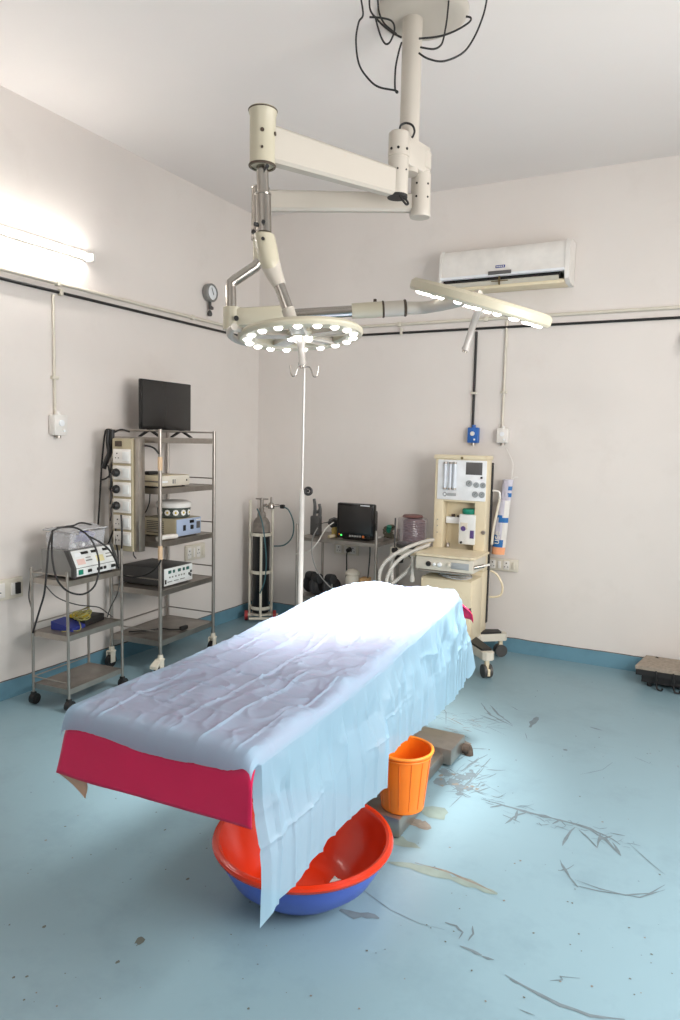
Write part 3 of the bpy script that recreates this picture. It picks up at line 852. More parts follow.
# ------------------------------------------------------------------ conduits, cables and fittings on the walls
def wall_run(name, material, r, pts, label, cat, clips=None, clip_mat='offwhite', flat=None):
    t = thing(name, pts[0], label, cat)
    b = MB()
    if flat:
        for a, c in zip(pts, pts[1:]):
            lo = Vector([min(a[k], c[k]) for k in range(3)]); hi = Vector([max(a[k], c[k]) for k in range(3)])
            b.bb(lo - Vector(flat), hi + Vector(flat), 0.003)
    else: b.sweep(pts, r, 10, 1)
    b.build(name.split('_')[-1] + '_run', material, t, world=True)
    for c in clips or []:
        q = MB(); q.box(c[0], c[1], 0.004); q.build('clip', clip_mat, t, world=True)
    return t
# white trunking with the black cable below it, along both walls
wall_run('wall_conduit', 'offwhite', 0.012, [(0.016, -6.4, 2.545), (0.016, -0.03, 2.545)], 'aged white conduit along the left wall above the black cable', 'conduit',
         [((0.017, y, 2.545), (0.03, 0.03, 0.036)) for y in (-4.9, -3.6, -2.24, -0.95)])
wall_run('wall_conduit', 'offwhite', 0.012, [(0.03, -0.016, 2.56), (ROOM_X - 0.02, -0.016, 2.56)], 'aged white conduit along the back wall under the air conditioner', 'conduit',
         [((x, -0.017, 2.56), (0.03, 0.03, 0.036)) for x in (0.35, 1.38, 2.1, 4.2)])
mbx = wall_run('wall_cable', 'black', 0.0095, [(0.012, -6.4, 2.492), (0.012, -0.03, 2.492)], 'thick black cable along the left wall below the white conduit', 'cable',
         [((0.016, -2.22, 2.492), (0.032, 0.022, 0.04))])
wall_run('wall_cable', 'black', 0.0095, [(0.03, -0.012, 2.492), (ROOM_X - 0.02, -0.012, 2.492)], 'thick black cable along the back wall below the white conduit', 'cable',
         [((1.4, -0.016, 2.5), (0.02, 0.032, 0.05))])
wall_run('drop_conduit', 'offwhite', 0.009, [(0.011, -2.272, 2.47), (0.011, -2.272, 1.72)], 'thin white conduit dropping down the left wall to a switch box', 'conduit',
         [((0.013, -2.272, 1.96), (0.024, 0.05, 0.02))])
wall_run('drop_cable', 'black', 0.010, [(2.025, -0.012, 2.47), (2.025, -0.012, 1.735)], 'black cable dropping down the back wall to the blue box', 'cable',
         [((2.025, -0.014, 2.0), (0.05, 0.024, 0.018))])
wall_run('drop_conduit', 'offwhite', 0.009, [(2.258, -0.011, 2.54), (2.258, -0.011, 1.72)], 'thin white conduit dropping down the back wall to the white box', 'conduit',
         [((2.258, -0.013, 2.005), (0.05, 0.024, 0.018))])
def small_box(loc, axis, label, material, sz):
    t = thing('switch_box', loc, label, 'switch box')
    b = MB()
    w, d, h = sz
    if axis == 'x': b.box((loc[0] + d / 2, loc[1], loc[2]), (d, w, h), 0.008)
    else: b.box((loc[0], loc[1] - d / 2, loc[2]), (w, d, h), 0.008)
    b.build('housing', material, t, world=True)
    f = Vector((1, 0, 0)) if axis == 'x' else Vector((0, -1, 0))
    s_ = Vector((0, 1, 0)) if axis == 'x' else Vector((1, 0, 0))
    c = Vector(loc) + f * d
    km = 'white' if material != 'white' else 'panelgrey'
    b = MB(); b.tube(c + Vector((0, 0, 0.012)), c + f * 0.008 + Vector((0, 0, 0.012)), w * 0.2); b.build('knob', km, t, world=True)
    b = MB(); b.box(c + s_ * w * 0.2 - Vector((0, 0, h * 0.28)) + f * 0.003, (0.012, 0.012, 0.014), 0.002); b.build('small_button', km, t, world=True)
    for zo, z1, rg in ((-h / 2 - 0.018, -h / 2 + 0.006, 0.017), (h / 2 - 0.004, h / 2 + 0.02, 0.015)):
        b = MB(); b.tube(Vector(loc) + f * d * 0.5 + Vector((0, 0, zo)), Vector(loc) + f * d * 0.5 + Vector((0, 0, z1)), rg); b.build('gland', 'steel' if zo < 0 else material, t, world=True)
small_box((0.002, -2.268, 1.665), 'x', 'white switch box on the left wall below the tube light', 'white', (0.1, 0.06, 0.13))
small_box((2.04, -0.002, 1.675), 'y', 'bright blue switch box on the back wall', 'bluebox', (0.085, 0.055, 0.12))
small_box((2.272, -0.002, 1.675), 'y', 'small white switch box on the back wall right of the blue one', 'white', (0.085, 0.055, 0.11))

def socket_plate(loc, axis, w, h, n, label):
    t = thing('socket_plate', loc, label, 'socket')
    f = Vector((1, 0, 0)) if axis == 'x' else Vector((0, -1, 0))
    s_ = Vector((0, -1, 0)) if axis == 'x' else Vector((1, 0, 0))
    # s_ runs towards the viewer's right
    if axis == 'x': s_ = Vector((0, 1, 0))
    def dims(a, b_, c): return (b_, a, c) if axis == 'x' else (a, b_, c)
    c = Vector(loc)
    b = MB(); b.box(c + f * 0.012, dims(w, 0.022, h), 0.006); b.build('plate', 'offwhite', t, world=True)
    step = w / (n + 0.3)
    for i in range(n):
        cc = c + f * 0.0245 + s_ * (-w / 2 + step * (i + 0.65))
        if i % 2 == 0:
            b = MB(); b.box(cc, dims(step * 0.82, 0.006, h * 0.7), 0.003)
            b.m = 1
            for (dx, dz, rr) in ((0, 0.016, 0.0055), (-0.012, -0.012, 0.004), (0.012, -0.012, 0.004)): b.tube(cc + f * 0.003 + s_ * dx + Vector((0, 0, dz)), cc + f * 0.0042 + s_ * dx + Vector((0, 0, dz)), rr, seg=10)
            b.build('socket', ['white', 'black'], t, world=True)
        else:
            b = MB(); b.box(cc, dims(step * 0.4, 0.01, h * 0.6), 0.003); b.build('switch', 'white' if i % 4 == 1 else 'offwhite', t, world=True)
    return t
tl = socket_plate((0.002, -2.66, 0.675), 'x', 0.24, 0.125, 2, 'ivory socket plate on the left wall at the photo edge beside the small trolley')
b = MB(); b.box((0.034, -2.585, 0.675), (0.014, 0.034, 0.07), 0.003); b.build('rocker', 'black', tl, world=True)
socket_plate((0.002, -0.905, 0.68), 'x', 0.24, 0.125, 4, 'ivory socket plate on the left wall behind the tall rack')
sp = socket_plate((0.945, -0.002, 0.675), 'y', 0.23, 0.095, 3, 'ivory socket plate with a black plug below the patient monitor')
b = MB(); b.tube((0.985, -0.03, 0.68), (0.985, -0.07, 0.675), 0.022, 0.017); b.sweep([(0.985, -0.065, 0.675), (0.985, -0.085, 0.64), (0.98, -0.07, 0.5), (0.97, -0.06, 0.35), (0.98, -0.05, 0.2)], 0.006, 8)
tag(b.build('power_plug', 'black', loc=(0.985, -0.05, 0.675)), 'black power plug and lead in the socket below the patient monitor', 'plug')
socket_plate((2.315, -0.002, 0.68), 'y', 0.235, 0.095, 4, 'ivory socket plate on the back wall right of the anaesthesia machine')

# fluorescent tube on the left wall
t = thing('tube_light', (0.002, -2.62, 2.75), 'glowing fluorescent tube light on the left wall', 'light')
b = MB(); b.bb((0.003, -3.24, 2.735), (0.04, -1.99, 2.785), 0.008); b.build('batten', 'white', t, world=True)
b = MB(); b.tube((0.08, -3.2, 2.745), (0.08, -2.03, 2.745), 0.014); b.build('fluorescent_tube', 'tube', t, world=True)
for y in (-3.215, -2.015):
    b = MB(); b.box((0.06, y, 2.748), (0.07, 0.026, 0.05), 0.006); b.build('end_holder', 'white', t, world=True)

# pressure gauge on the left wall
t = thing('pressure_gauge', (0.002, -0.749, 2.75), 'round grey pressure gauge on the left wall near the corner', 'gauge')
b = MB(); b.lathe((0.004, -0.749, 2.77), [(0.0, 0), (0.066, 0), (0.072, 0.02), (0.072, 0.05), (0.06, 0.06), (0.056, 0.05)], (1, 0, 0)); b.build('case', 'grey', t, world=True)
b = MB(); b.tube((0.044, -0.749, 2.77), (0.052, -0.749, 2.77), 0.056, seg=32); b.m = 1; b.box((0.0535, -0.742, 2.782), (0.002, 0.006, 0.06), 0, Matrix.Rotation(R(25), 3, 'X')); b.build('dial', ['panelgrey', 'black'], t, world=True)
b = MB(); b.tube((0.03, -0.749, 2.70), (0.03, -0.749, 2.64), 0.012); b.lathe((0.03, -0.749, 2.585), [(0, 0), (0.016, 0.004), (0.02, 0.02), (0.014, 0.04), (0, 0.055)]); b.lathe((0.03, -0.725, 2.64), [(0, 0), (0.014, 0.004), (0.016, 0.02), (0, 0.035)]); b.build('valve', 'darkgrey', t, world=True)

# round wall fitting at the right photo edge
t = thing('round_wall_fitting', (3.58, -0.002, 2.33), 'white round wall fitting at the right photo edge below the cable', 'wall fitting')
b = MB(); b.lathe((3.58, -0.002, 2.33), [(0, 0), (0.10, 0), (0.11, 0.02), (0.11, 0.05), (0.085, 0.075), (0.0, 0.085)], (0, -1, 0)); b.build('cover', 'white', t, world=True)
b = MB(); b.box((3.58, -0.055, 2.316), (0.215, 0.06, 0.006)); b.build('seam', 'grey', t, world=True)

# ------------------------------------------------------------------ air conditioner
t = thing('air_conditioner', (2.24, -0.002, 2.75), 'white split air conditioner on the back wall above the conduit', 'air conditioner')
X0, X1 = 1.80, 2.70
cap = [(-0.003, 2.752), (-0.15, 2.752), (-0.2, 2.775), (-0.218, 2.84), (-0.216, 2.95), (-0.205, 3.02), (-0.175, 3.05), (-0.003, 3.055)]
b = MB()
b.prism([(X0, y, z) for y, z in [(-0.003, 2.83), (-0.19, 2.83), (-0.21, 2.85), (-0.21, 2.95), (-0.196, 3.015), (-0.17, 3.042), (-0.003, 3.048)]], (X1 - X0, 0, 0)); b.build('casing', 'white', t, world=True)
b = MB(); b.prism([(X1 + 0.001, y, z) for y, z in cap], (0.032, 0, 0)); b.build('end_cap', 'white', t, world=True)
b = MB(); b.prism([(X0 - 0.021, y, z) for y, z in cap], (0.02, 0, 0)); b.build('end_cap', 'white', t, world=True)
b = MB(); b.prism([(X0 - 0.01, y, z) for y, z in [(-0.2, 2.826), (-0.222, 2.83), (-0.224, 2.846), (-0.2, 2.852)]], (X1 - X0 + 0.01, 0, 0)); b.build('front_lip', 'panelgrey', t, world=True)
b = MB(); b.bb((X0 + 0.005, -0.185, 2.79), (X1 - 0.03, -0.12, 2.829)); b.build('air_outlet', 'blackgloss', t, world=True)
b = MB(); b.prism([(X0 + 0.02, y, z) for y, z in [(-0.175, 2.775), (-0.186, 2.777), (-0.205, 2.797), (-0.198, 2.804)]], (X1 - X0 - 0.06, 0, 0)); b.build('louvre', 'offwhite', t, world=True)
b = MB(); b.bb((X0, -0.175, 2.752), (X1, -0.003, 2.785), 0.01); b.build('bottom_panel', 'cream', t, world=True)
b = MB(); b.box((2.245, -0.2235, 2.850), (0.17, 0.006, 0.026), 0.001); b.build('display_window', 'lcd', t, world=True)
b = MB(); b.box((2.245, -0.2115, 2.895), (0.07, 0.004, 0.02), 0.004); o = b.build('badge', 'navy', t, world=True); o['label'] = 'small blue oval badge'
for k in range(4):
    q = MB(); q.box((2.222 + 0.015 * k, -0.2138, 2.895), (0.008, 0.001, 0.009)); ql = q.build('badge_letter', 'white', t, world=True); ql.parent = o
b = MB(); b.bb((2.238, -0.224, 2.765), (2.247, -0.2, 2.825), 0.002); b.bb((2.18, -0.212, 2.79), (2.305, -0.206, 2.797), 0.002); b.build('swing_lever', 'brass', t, world=True)

# ------------------------------------------------------------------ ceiling mounted surgical light
SL = thing('surgical_light', (2.385, -2.25, ROOM_Z), 'ceiling mounted double surgical light on jointed cream arms over the draped table', 'surgical light')
def lp(b, name, mats, parent=SL, label=None):
    o = b.build(name, mats, SL, world=True)
    if parent is not SL:
        o.parent = parent
    if label: o['label'] = label
    return o
PX, PY = 2.362, -2.243
b = MB(); b.lathe((2.402, -2.225, 3.528), [(0.0, 0.0), (0.15, 0.0), (0.185, 0.006), (0.205, 0.02), (0.21, 0.035)], seg=48); lp(b, 'ceiling_dish', 'lampwhite')
b = MB(); b.tube((PX, PY, 3.06), (PX, PY, 3.535), 0.046, seg=28); b.tube((PX, PY, 2.85), (PX, PY, 3.06), 0.046, seg=28); lp(b, 'pole', 'lampwhite')
H1 = Vector((2.352, -2.336, 0)); H2 = Vector((2.392, -2.155, 0))
b = MB()
d = (H2 - H1).normalized(); nrm = Vector((-d.y, d.x, 0))
b.box(((H1 + H2) / 2 + Vector((0, 0, 2.93))), ((H2 - H1).length + 0.05, 0.075, 0.13), 0.012, Matrix.Rotation(math.atan2(d.y, d.x), 3, 'Z')); lp(b, 'bracket', 'lampwhite')
b = MB(); b.lathe((H1.x, H1.y, 2.72), [(0, 0.28), (0.044, 0.28), (0.048, 0.275), (0.048, 0.175), (0.045, 0.172), (0.045, 0.17), (0.047, 0.168), (0.047, 0.012), (0.044, 0.0)], seg=32)
b.m = 1; b.lathe((H1.x, H1.y, 2.716), [(0, 0), (0.046, 0), (0.046, 0.012), (0, 0.012)])
for a in (-1.9, -1.2, -0.3):
    v = Vector((math.cos(a), math.sin(a), 0)); b.tube(Vector((H1.x, H1.y, 2.92)) + v * 0.044, Vector((H1.x, H1.y, 2.92)) + v * 0.051, 0.006, seg=10)
    b.tube(Vector((H1.x, H1.y, 2.83)) + v * 0.043, Vector((H1.x, H1.y, 2.83)) + v * 0.05, 0.004, seg=10)
lp(b, 'hub', ['lampwhite', 'black'])
b = MB(); b.lathe((H2.x, H2.y, 2.675), [(0, 0), (0.047, 0.0), (0.05, 0.006), (0.048, 0.03), (0.046, 0.2), (0.04, 0.205), (0.04, 0.215), (0.046, 0.22), (0.046, 0.29), (0, 0.295)], seg=32)
b.m = 1
for a in (-1.6, -0.4):
    for z in (2.76, 2.82):
        v = Vector((math.cos(a), math.sin(a), 0)); b.tube(Vector((H2.x, H2.y, z)) + v * 0.042, Vector((H2.x, H2.y, z)) + v * 0.049, 0.005, seg=10)
lp(b, 'hub', ['lampwhite', 'black'])
# loop of cable on the upper hub, and the cables around the ceiling dish
def W_(name, pts, r=0.0042):
    b = MB(); b.sweep(pts, r, 8, 8); lp(b, name, 'black')
W_('cable', [(2.208, -2.48, 3.557), (2.226, -2.48, 3.465), (2.212, -2.492, 3.429), (2.206, -2.503, 3.351), (2.224, -2.505, 3.249), (2.265, -2.491, 3.184), (2.308, -2.472, 3.149), (2.375, -2.438, 3.135), (2.381, -2.436, 3.124)])
W_('cable', [(2.381, -2.436, 3.124), (2.371, -2.439, 3.145), (2.367, -2.431, 3.232), (2.375, -2.419, 3.305), (2.383, -2.41, 3.346)])
W_('cable', [(2.235, -2.441, 3.57), (2.243, -2.445, 3.498), (2.275, -2.433, 3.453), (2.324, -2.412, 3.407), (2.373, -2.39, 3.378)])
W_('cable', [(2.249, -2.386, 3.596), (2.258, -2.389, 3.518), (2.28, -2.383, 3.467), (2.31, -2.371, 3.436), (2.335, -2.36, 3.416)])
W_('cable', [(2.261, -2.487, 3.441), (2.311, -2.461, 3.438), (2.348, -2.443, 3.425), (2.361, -2.44, 3.39), (2.349, -2.452, 3.339), (2.332, -2.462, 3.326), (2.315, -2.469, 3.348), (2.298, -2.473, 3.393), (2.283, -2.475, 3.444)])
W_('cable', [(2.554, -2.297, 3.566), (2.552, -2.31, 3.453), (2.544, -2.324, 3.365), (2.533, -2.333, 3.334), (2.506, -2.349, 3.32), (2.456, -2.374, 3.327)])
W_('cable', [(2.642, -2.322, 3.435), (2.661, -2.312, 3.43), (2.655, -2.317, 3.41), (2.606, -2.347, 3.373), (2.545, -2.382, 3.347), (2.469, -2.423, 3.336)])
W_('cable', [(2.719, -2.27, 3.538), (2.709, -2.285, 3.447), (2.679, -2.312, 3.345), (2.639, -2.34, 3.278), (2.57, -2.381, 3.241), (2.511, -2.411, 3.25), (2.473, -2.428, 3.274)])
W_('cable_loop', [(2.358, -2.347, 3.009), (2.362, -2.342, 3.03), (2.382, -2.331, 3.04), (2.407, -2.319, 3.031), (2.418, -2.316, 3.006), (2.415, -2.32, 2.985), (2.41, -2.324, 2.975)], 0.005)
W_('cable_loop', [(2.377, -2.369, 2.715), (2.391, -2.364, 2.693), (2.406, -2.358, 2.675), (2.414, -2.354, 2.678), (2.404, -2.357, 2.696), (2.381, -2.367, 2.715)], 0.005)
# upper arm to the drop of the ring lamp
A1 = Vector((2.022, -2.944, 2.79))
def arm(p0, p1, h0, h1, w0, w1, name, material):
    p0, p1 = Vector(p0), Vector(p1); d = (p1 - p0).normalized(); n = Vector((-d.y, d.x, 0)).normalized(); u = Vector((0, 0, 1))
    b = MB(); rows = []
    for p, h, w in ((p0, h0, w0), (p1, h1, w1)):
        e = 0.012
        rows.append([p + n * (sx * (w / 2 - ex)) + u * (sz * (h / 2 - ez)) for sx, sz, ex, ez in ((1, 1, e, 0), (1, 1, 0, e), (1, -1, 0, e), (1, -1, e, 0), (-1, -1, e, 0), (-1, -1, 0, e), (-1, 1, 0, e), (-1, 1, e, 0))])
    a = [b.bm.verts.new(v) for v in rows[0]]; c = [b.bm.verts.new(v) for v in rows[1]]
    for k in range(8): b.bm.faces.new((a[k], a[(k + 1) % 8], c[(k + 1) % 8], c[k]))
    b.bm.faces.new(a); b.bm.faces.new(c)
    lp(b, name, material)
arm((H1.x, H1.y, 2.778), A1, 0.12, 0.145, 0.06, 0.07, 'upper_arm', 'lampwhite')
b = MB(); b.lathe((A1.x, A1.y, 2.695), [(0, 0.005), (0.046, 0.005), (0.046, 0.0), (0.053, 0.0), (0.053, 0.012), (0.051, 0.02), (0.053, 0.2), (0.057, 0.206), (0.057, 0.222), (0.05, 0.226), (0, 0.228)], seg=36)
b.m = 1
for a, z, rr in ((-1.0, 2.82, 0.008), (-1.0, 2.755, 0.005), (0.2, 2.82, 0.008)):
    v = Vector((math.cos(a), math.sin(a), 0)); b.tube(Vector((A1.x, A1.y, z)) + v * 0.049, Vector((A1.x, A1.y, z)) + v * 0.056, rr, seg=10)
b.torus((A1.x, A1.y, 2.70), (0, 0, 1), 0.050, 0.006); b.torus((A1.x, A1.y, 2.912), (0, 0, 1), 0.0565, 0.003)
lp(b, 'arm_head', ['lampcream', 'rustmetal'])
b = MB(); b.tube((A1.x, A1.y, 2.70), (A1.x + 0.006, A1.y, 2.585), 0.024, seg=24); b.tube((A1.x + 0.006, A1.y, 2.59), (A1.x + 0.012, A1.y, 2.44), 0.031, seg=24); b.torus((A1.x + 0.006, A1.y, 2.59), (0, 0, 1), 0.028, 0.006)
b.m = 1
for a, z in ((-0.7, 2.685), (-1.0, 2.47), (-2.0, 2.465)):
    v = Vector((math.cos(a), math.sin(a), 0)); b.tube(Vector((A1.x + 0.01, A1.y, z)) + v * 0.02, Vector((A1.x + 0.01, A1.y, z)) + v * 0.043, 0.008, seg=10)
lp(b, 'drop_rod', ['chrome', 'black'])
# joint body
J0 = Vector((2.035, -2.944, 2.43)); J1 = Vector((2.068, -2.938, 2.285))
b = MB()
x_, y_, a_ = b.frame(J1 - J0)
b.rings([(J0 + (J1 - J0) * k, Vector((0.88, 0.47, 0)), Vector((-0.47, 0.88, 0)), r) for k, r in ((-0.03, (0.035, 0.035)), (0.0, (0.042, 0.045)), (0.3, (0.044, 0.05)), (0.75, (0.042, 0.05)), (0.95, (0.036, 0.042)), (1.05, (0.02, 0.025)))], 20)
b.m = 1; b.tube((2.062, -2.99, 2.40), (2.064, -2.996, 2.40), 0.007, seg=10)
lp(b, 'swivel_joint', ['lampcream', 'black'])
b = MB()
rows_ = [(Vector((2.062, -2.938, 2.315)), 0.040), (Vector((2.082, -2.934, 2.27)), 0.038), (Vector((2.105, -2.930, 2.225)), 0.027)]
b.sweep([r_[0] for r_ in rows_], lambda t_: 0.042 - 0.016 * t_, 20, 4); lp(b, 'yoke_collar', 'lampwhite')
b = MB(); b.tube((2.098, -2.932, 2.24), (2.143, -2.921, 2.125), 0.023, seg=20); lp(b, 'yoke_rod', 'chrome')
b = MB(); b.tube((2.14, -2.922, 2.132), (2.162, -2.916, 2.068), 0.026, seg=20); b.torus((2.141, -2.9215, 2.13), (0.045, 0.011, -0.115), 0.024, 0.004, 20); lp(b, 'yoke_foot', 'lampwhite')
# lower arm and the chain to the second head
A2 = Vector((1.705, -2.492, 2.742))
arm((H2.x, H2.y, 2.742), A2, 0.085, 0.098, 0.05, 0.05, 'lower_arm', 'lampwhite')
b = MB(); b.tube((A2.x, A2.y, 2.56), (A2.x, A2.y, 2.80), 0.043, seg=28); b.torus((A2.x, A2.y, 2.80), (0, 0, 1), 0.04, 0.005)
b.m = 1
for a in (-1.6, -0.2): b.tube(Vector((A2.x, A2.y, 2.585)) + Vector((math.cos(a), math.sin(a), 0)) * 0.035, Vector((A2.x, A2.y, 2.585)) + Vector((math.cos(a), math.sin(a), 0)) * 0.056, 0.011, seg=10)
lp(b, 'arm_head', ['chrome', 'black'])
b = MB(); b.tube((A2.x, A2.y, 2.56), (A2.x + 0.004, A2.y, 2.44), 0.034, 0.036, seg=24); lp(b, 'swivel_joint', 'lampcream')
b = MB(); b.sweep([(1.715, -2.51, 2.455), (1.70, -2.52, 2.43), (1.622, -2.575, 2.362), (1.607, -2.588, 2.345), (1.606, -2.590, 2.325), (1.613, -2.595, 2.225)], 0.026, 16, 1); lp(b, 'bent_tube', 'chrome')
JC = Vector((1.640, -2.586, 2.180)); AE = Vector((2.145, -2.317, 2.227)); dA = (AE - JC).normalized()
b = MB(); b.tube(JC - Vector((0.0, 0.0, 0.0)) - dA * 0.02 + Vector((0, 0, 0.05)), JC - dA * 0.02 - Vector((0, 0, 0.055)), 0.045, seg=24)
b.box(JC + dA * 0.11, (0.24, 0.075, 0.085), 0.012, Matrix.Rotation(math.atan2(dA.y, dA.x), 3, 'Z') @ Matrix.Rotation(-math.asin(dA.z), 3, 'Y'))
b.m = 1; b.tube(JC + Vector((0.03, -0.043, -0.01)), JC + Vector((0.034, -0.05, -0.01)), 0.012, seg=12)
lp(b, 'elbow_joint', ['lampcream', 'black'])
b = MB(); b.tube(JC + dA * 0.22, AE - dA * 0.01, 0.027, seg=20); lp(b, 'side_rod', 'chrome')
b = MB(); b.tube(AE - dA * 0.02, AE + dA * 0.13, 0.036, 0.038, seg=24); b.m = 1; b.torus(AE + dA * 0.13, dA, 0.035, 0.006); b.tube(AE + dA * 0.09 + Vector((0, 0, 0.03)), AE + dA * 0.09 + Vector((0, 0, 0.05)), 0.008, seg=10); lp(b, 'rod_sleeve', ['lampcream', 'rustmetal'])
E1 = AE + dA * 0.235
b = MB(); b.tube(AE + dA * 0.132, E1, 0.037, seg=24); b.m = 1; b.torus(E1, dA, 0.033, 0.008); lp(b, 'end_joint', ['lampwhite', 'rustmetal'])

def lamp_head(name, C, n, rad, xdir, label, led_mat, n_out, handle_len, rail, thick=0.03):
    """round head of radius rad around C, shining along n"""
    n = Vector(n).normalized(); x = Vector(xdir); x = (x - n * x.dot(n)).normalized(); y = n.cross(x)
    T = Matrix(((x.x, y.x, n.x, C[0]), (x.y, y.y, n.y, C[1]), (x.z, y.z, n.z, C[2]), (0, 0, 0, 1)))
    b = MB(); b.T = T
    # ring body: cross section with rounded edges
    ro, ri, th = rad, rad * 0.70, thick
    prof = [(ri, -th / 2), (ri + 0.006, -th / 2 - 0.004), (ro - 0.012, -th / 2), (ro, -th / 2 + 0.012), (ro, th / 2 - 0.01), (ro - 0.008, th / 2), (ri + 0.008, th / 2), (ri, th / 2 - 0.008), (ri, -th / 2)]
    b.rings([(Vector((0, 0, z)), Vector((1, 0, 0)), Vector((0, 1, 0)), r) for r, z in prof], 56, False)
    b.lathe((0, 0, 0), [(0, -th / 2 - 0.012), (rad * 0.22, -th / 2 - 0.006), (rad * 0.27, 0), (rad * 0.26, th / 2 - 0.008), (rad * 0.22, th / 2), (0, th / 2)], seg=36)
    head = lp(b, name, 'lampcream', label=label)
    for k in range(5):
        a = 2 * PI * k / 5 + 0.35
        b = MB(); b.T = T @ Matrix.Rotation(a, 4, 'Z')
        b.box(((rad * 0.24 + ri + 0.01) / 2, 0, 0.0), (ri - rad * 0.24 + 0.03, rad * 0.2, th * 0.7), 0.008)
        lp(b, 'spoke', 'lampwhite', head)
    inv = (Matrix.Translation(SL.location)).inverted()
    proto = None
    for ring, cnt, rr in ((rad * 0.85, n_out, 0.017), (rad * 0.15, 5, 0.015)):
        for k in range(cnt):
            a = 2 * PI * (k + 0.5) / cnt
            if proto is None:
                q = MB(); q.lathe((0, 0, 0), [(0.018, 0), (0.0165, 0.006), (0.011, 0.011), (0, 0.0125)], seg=16)
                proto = q.build('led', led_mat); proto.parent = head; o = proto
            else: o = copy_child(proto, head)
            o.matrix_local = inv @ T @ Matrix.Translation((ring * math.cos(a), ring * math.sin(a), th / 2 - 0.002))
    b = MB(); b.T = T
    b.lathe((0, 0, th / 2 - 0.002), [(0.026, 0), (0.022, 0.015), (0.016, 0.025), (0.0135, handle_len - 0.02), (0.0165, handle_len - 0.012), (0.0165, handle_len - 0.004), (0.0, handle_len)], seg=24)
    b.m = 1; b.tube((0, 0, th / 2 + handle_len - 0.008), (0, 0, th / 2 + handle_len + 0.004), 0.012, seg=14)
    lp(b, 'handle', ['handleclear', 'chrome'], head, 'translucent pale handle')
    if rail:
        b = MB(); b.T = T; b.torus((0, 0, -0.012), (0, 0, 1), rad * 1.12, 0.014, 40, 12, rail[0], rail[1])
        for a in (rail[0] + 0.05, (rail[0] + rail[1]) / 2, rail[1] - 0.05):
            b.tube(Vector((rad * 0.95 * math.sin(a), -rad * 0.95 * math.cos(a), -0.002)), Vector((rad * 1.12 * math.sin(a), -rad * 1.12 * math.cos(a), -0.012)), 0.011, seg=10)
        lp(b, 'rail', 'lampwhite', head)
    return head
M['handleclear'] = mat('handle_plastic', (190, 184, 178), 0.15, var=0.02, alpha=0.75)
lamp_head('lamp_head', (2.19, -2.90, 2.030), (0.10, -0.03, -1.0), 0.255, (0.88, 0.47, 0.1), 'round ring head seen from below with lit white diodes', 'led', 18, 0.115, (4.2, 6.4))
BC = Vector((2.77, -2.36, 2.215))
# the second head is turned edge-on
lamp_head('lamp_head', BC, (-0.314, 0.075, -0.945), 0.315, (0.86, 0.45, -0.2), 'cream disc head seen edge-on with diodes along its lower rim', 'led', 20, 0.19, None, 0.05)
b = MB(); b.sweep([E1, E1 + dA * 0.1 - Vector((0, 0, 0.003)), E1.lerp(BC, 0.75) + Vector((-0.02, 0.0, 0.012)), BC + Vector((0.0, 0.0, 0.03))], lambda t_: 0.031 - 0.006 * t_, 18, 6); lp(b, 'head_rod', 'lampwhite')

#PART2
# ------------------------------------------------------------------ operating table, rubber sheet and drape
OT = thing('operating_table', (2.37, -2.42, 0.0), 'operating table with steel foot blocks hidden under pink sheet and blue drape', 'operating table')
b = MB(); b.bb((2.10, -2.88, 0.004), (2.685, -2.60, 0.088), 0.012); b.build('base_foot', 'steel', OT, world=True)
b = MB(); b.bb((2.10, -2.16, 0.012), (2.655, -1.94, 0.092), 0.006); b.build('base_foot', 'steel', OT, world=True)
b = MB(); b.bb((2.16, -2.60, 0.01), (2.615, -2.16, 0.07), 0.006); b.build('base_beam', 'steel', OT, world=True)
b = MB(); b.bb((2.24, -2.62, 0.085), (2.50, -2.22, 0.46), 0.02); b.bb((2.27, -2.58, 0.46), (2.47, -2.26, 0.70), 0.02); b.build('column', 'steel', OT, world=True)
b = MB(); b.bb((2.10, -3.90, 0.69), (2.60, -2.0, 0.725), 0.01); b.build('table_top', 'steel', OT, world=True)
b = MB(); b.tube((2.655, -1.965, 0.03), (2.69, -1.965, 0.03), 0.026, seg=14); b.lathe((2.685, -1.965, 0.002), [(0, 0), (0.024, 0), (0.02, 0.03), (0.012, 0.05), (0, 0.055)], seg=14); b.build('foot_screw', 'rustmetal', OT, world=True)

def sm(a, b_, t):
    t = min(1, max(0, (t - a) / (b_ - a))); return t * t * (3 - 2 * t)
def interp(tab, v):
    for (a, fa), (c, fc) in zip(tab, tab[1:]):
        if v <= c:
            u = max(0, (v - a) / (c - a)); return fa + (fc - fa) * u
    return tab[-1][1]
def smooth_interp(tab, v):
    for (a, fa), (c, fc) in zip(tab, tab[1:]):
        if v <= c:
            u = max(0, (v - a) / (c - a)); u = u * u * (3 - 2 * u); return fa + (fc - fa) * u
    return tab[-1][1]
YN, YF = -3.965, -1.985
ZT = [(-3.97, 0.800), (-3.6, 0.808), (-3.25, 0.822), (-2.9, 0.846), (-2.55, 0.872), (-2.3, 0.884), (-2.12, 0.872), (-1.98, 0.822)]
XL = [(-3.97, 2.052), (-3.0, 2.075), (-2.4, 2.085), (-1.98, 2.15)]
XR = [(-3.97, 2.735), (-3.2, 2.725), (-2.7, 2.705), (-2.3, 2.685), (-1.98, 2.62)]
HEM = [(-4.0, 0.372), (-3.75, 0.398), (-3.5, 0.415), (-3.255, 0.412), (-3.245, 0.515), (-3.0, 0.488), (-2.775, 0.458), (-2.45, 0.432), (-2.2, 0.415), (-2.1, 0.40), (-1.95, 0.42)]
MT = [(a, z - 0.012) for a, z in ZT]
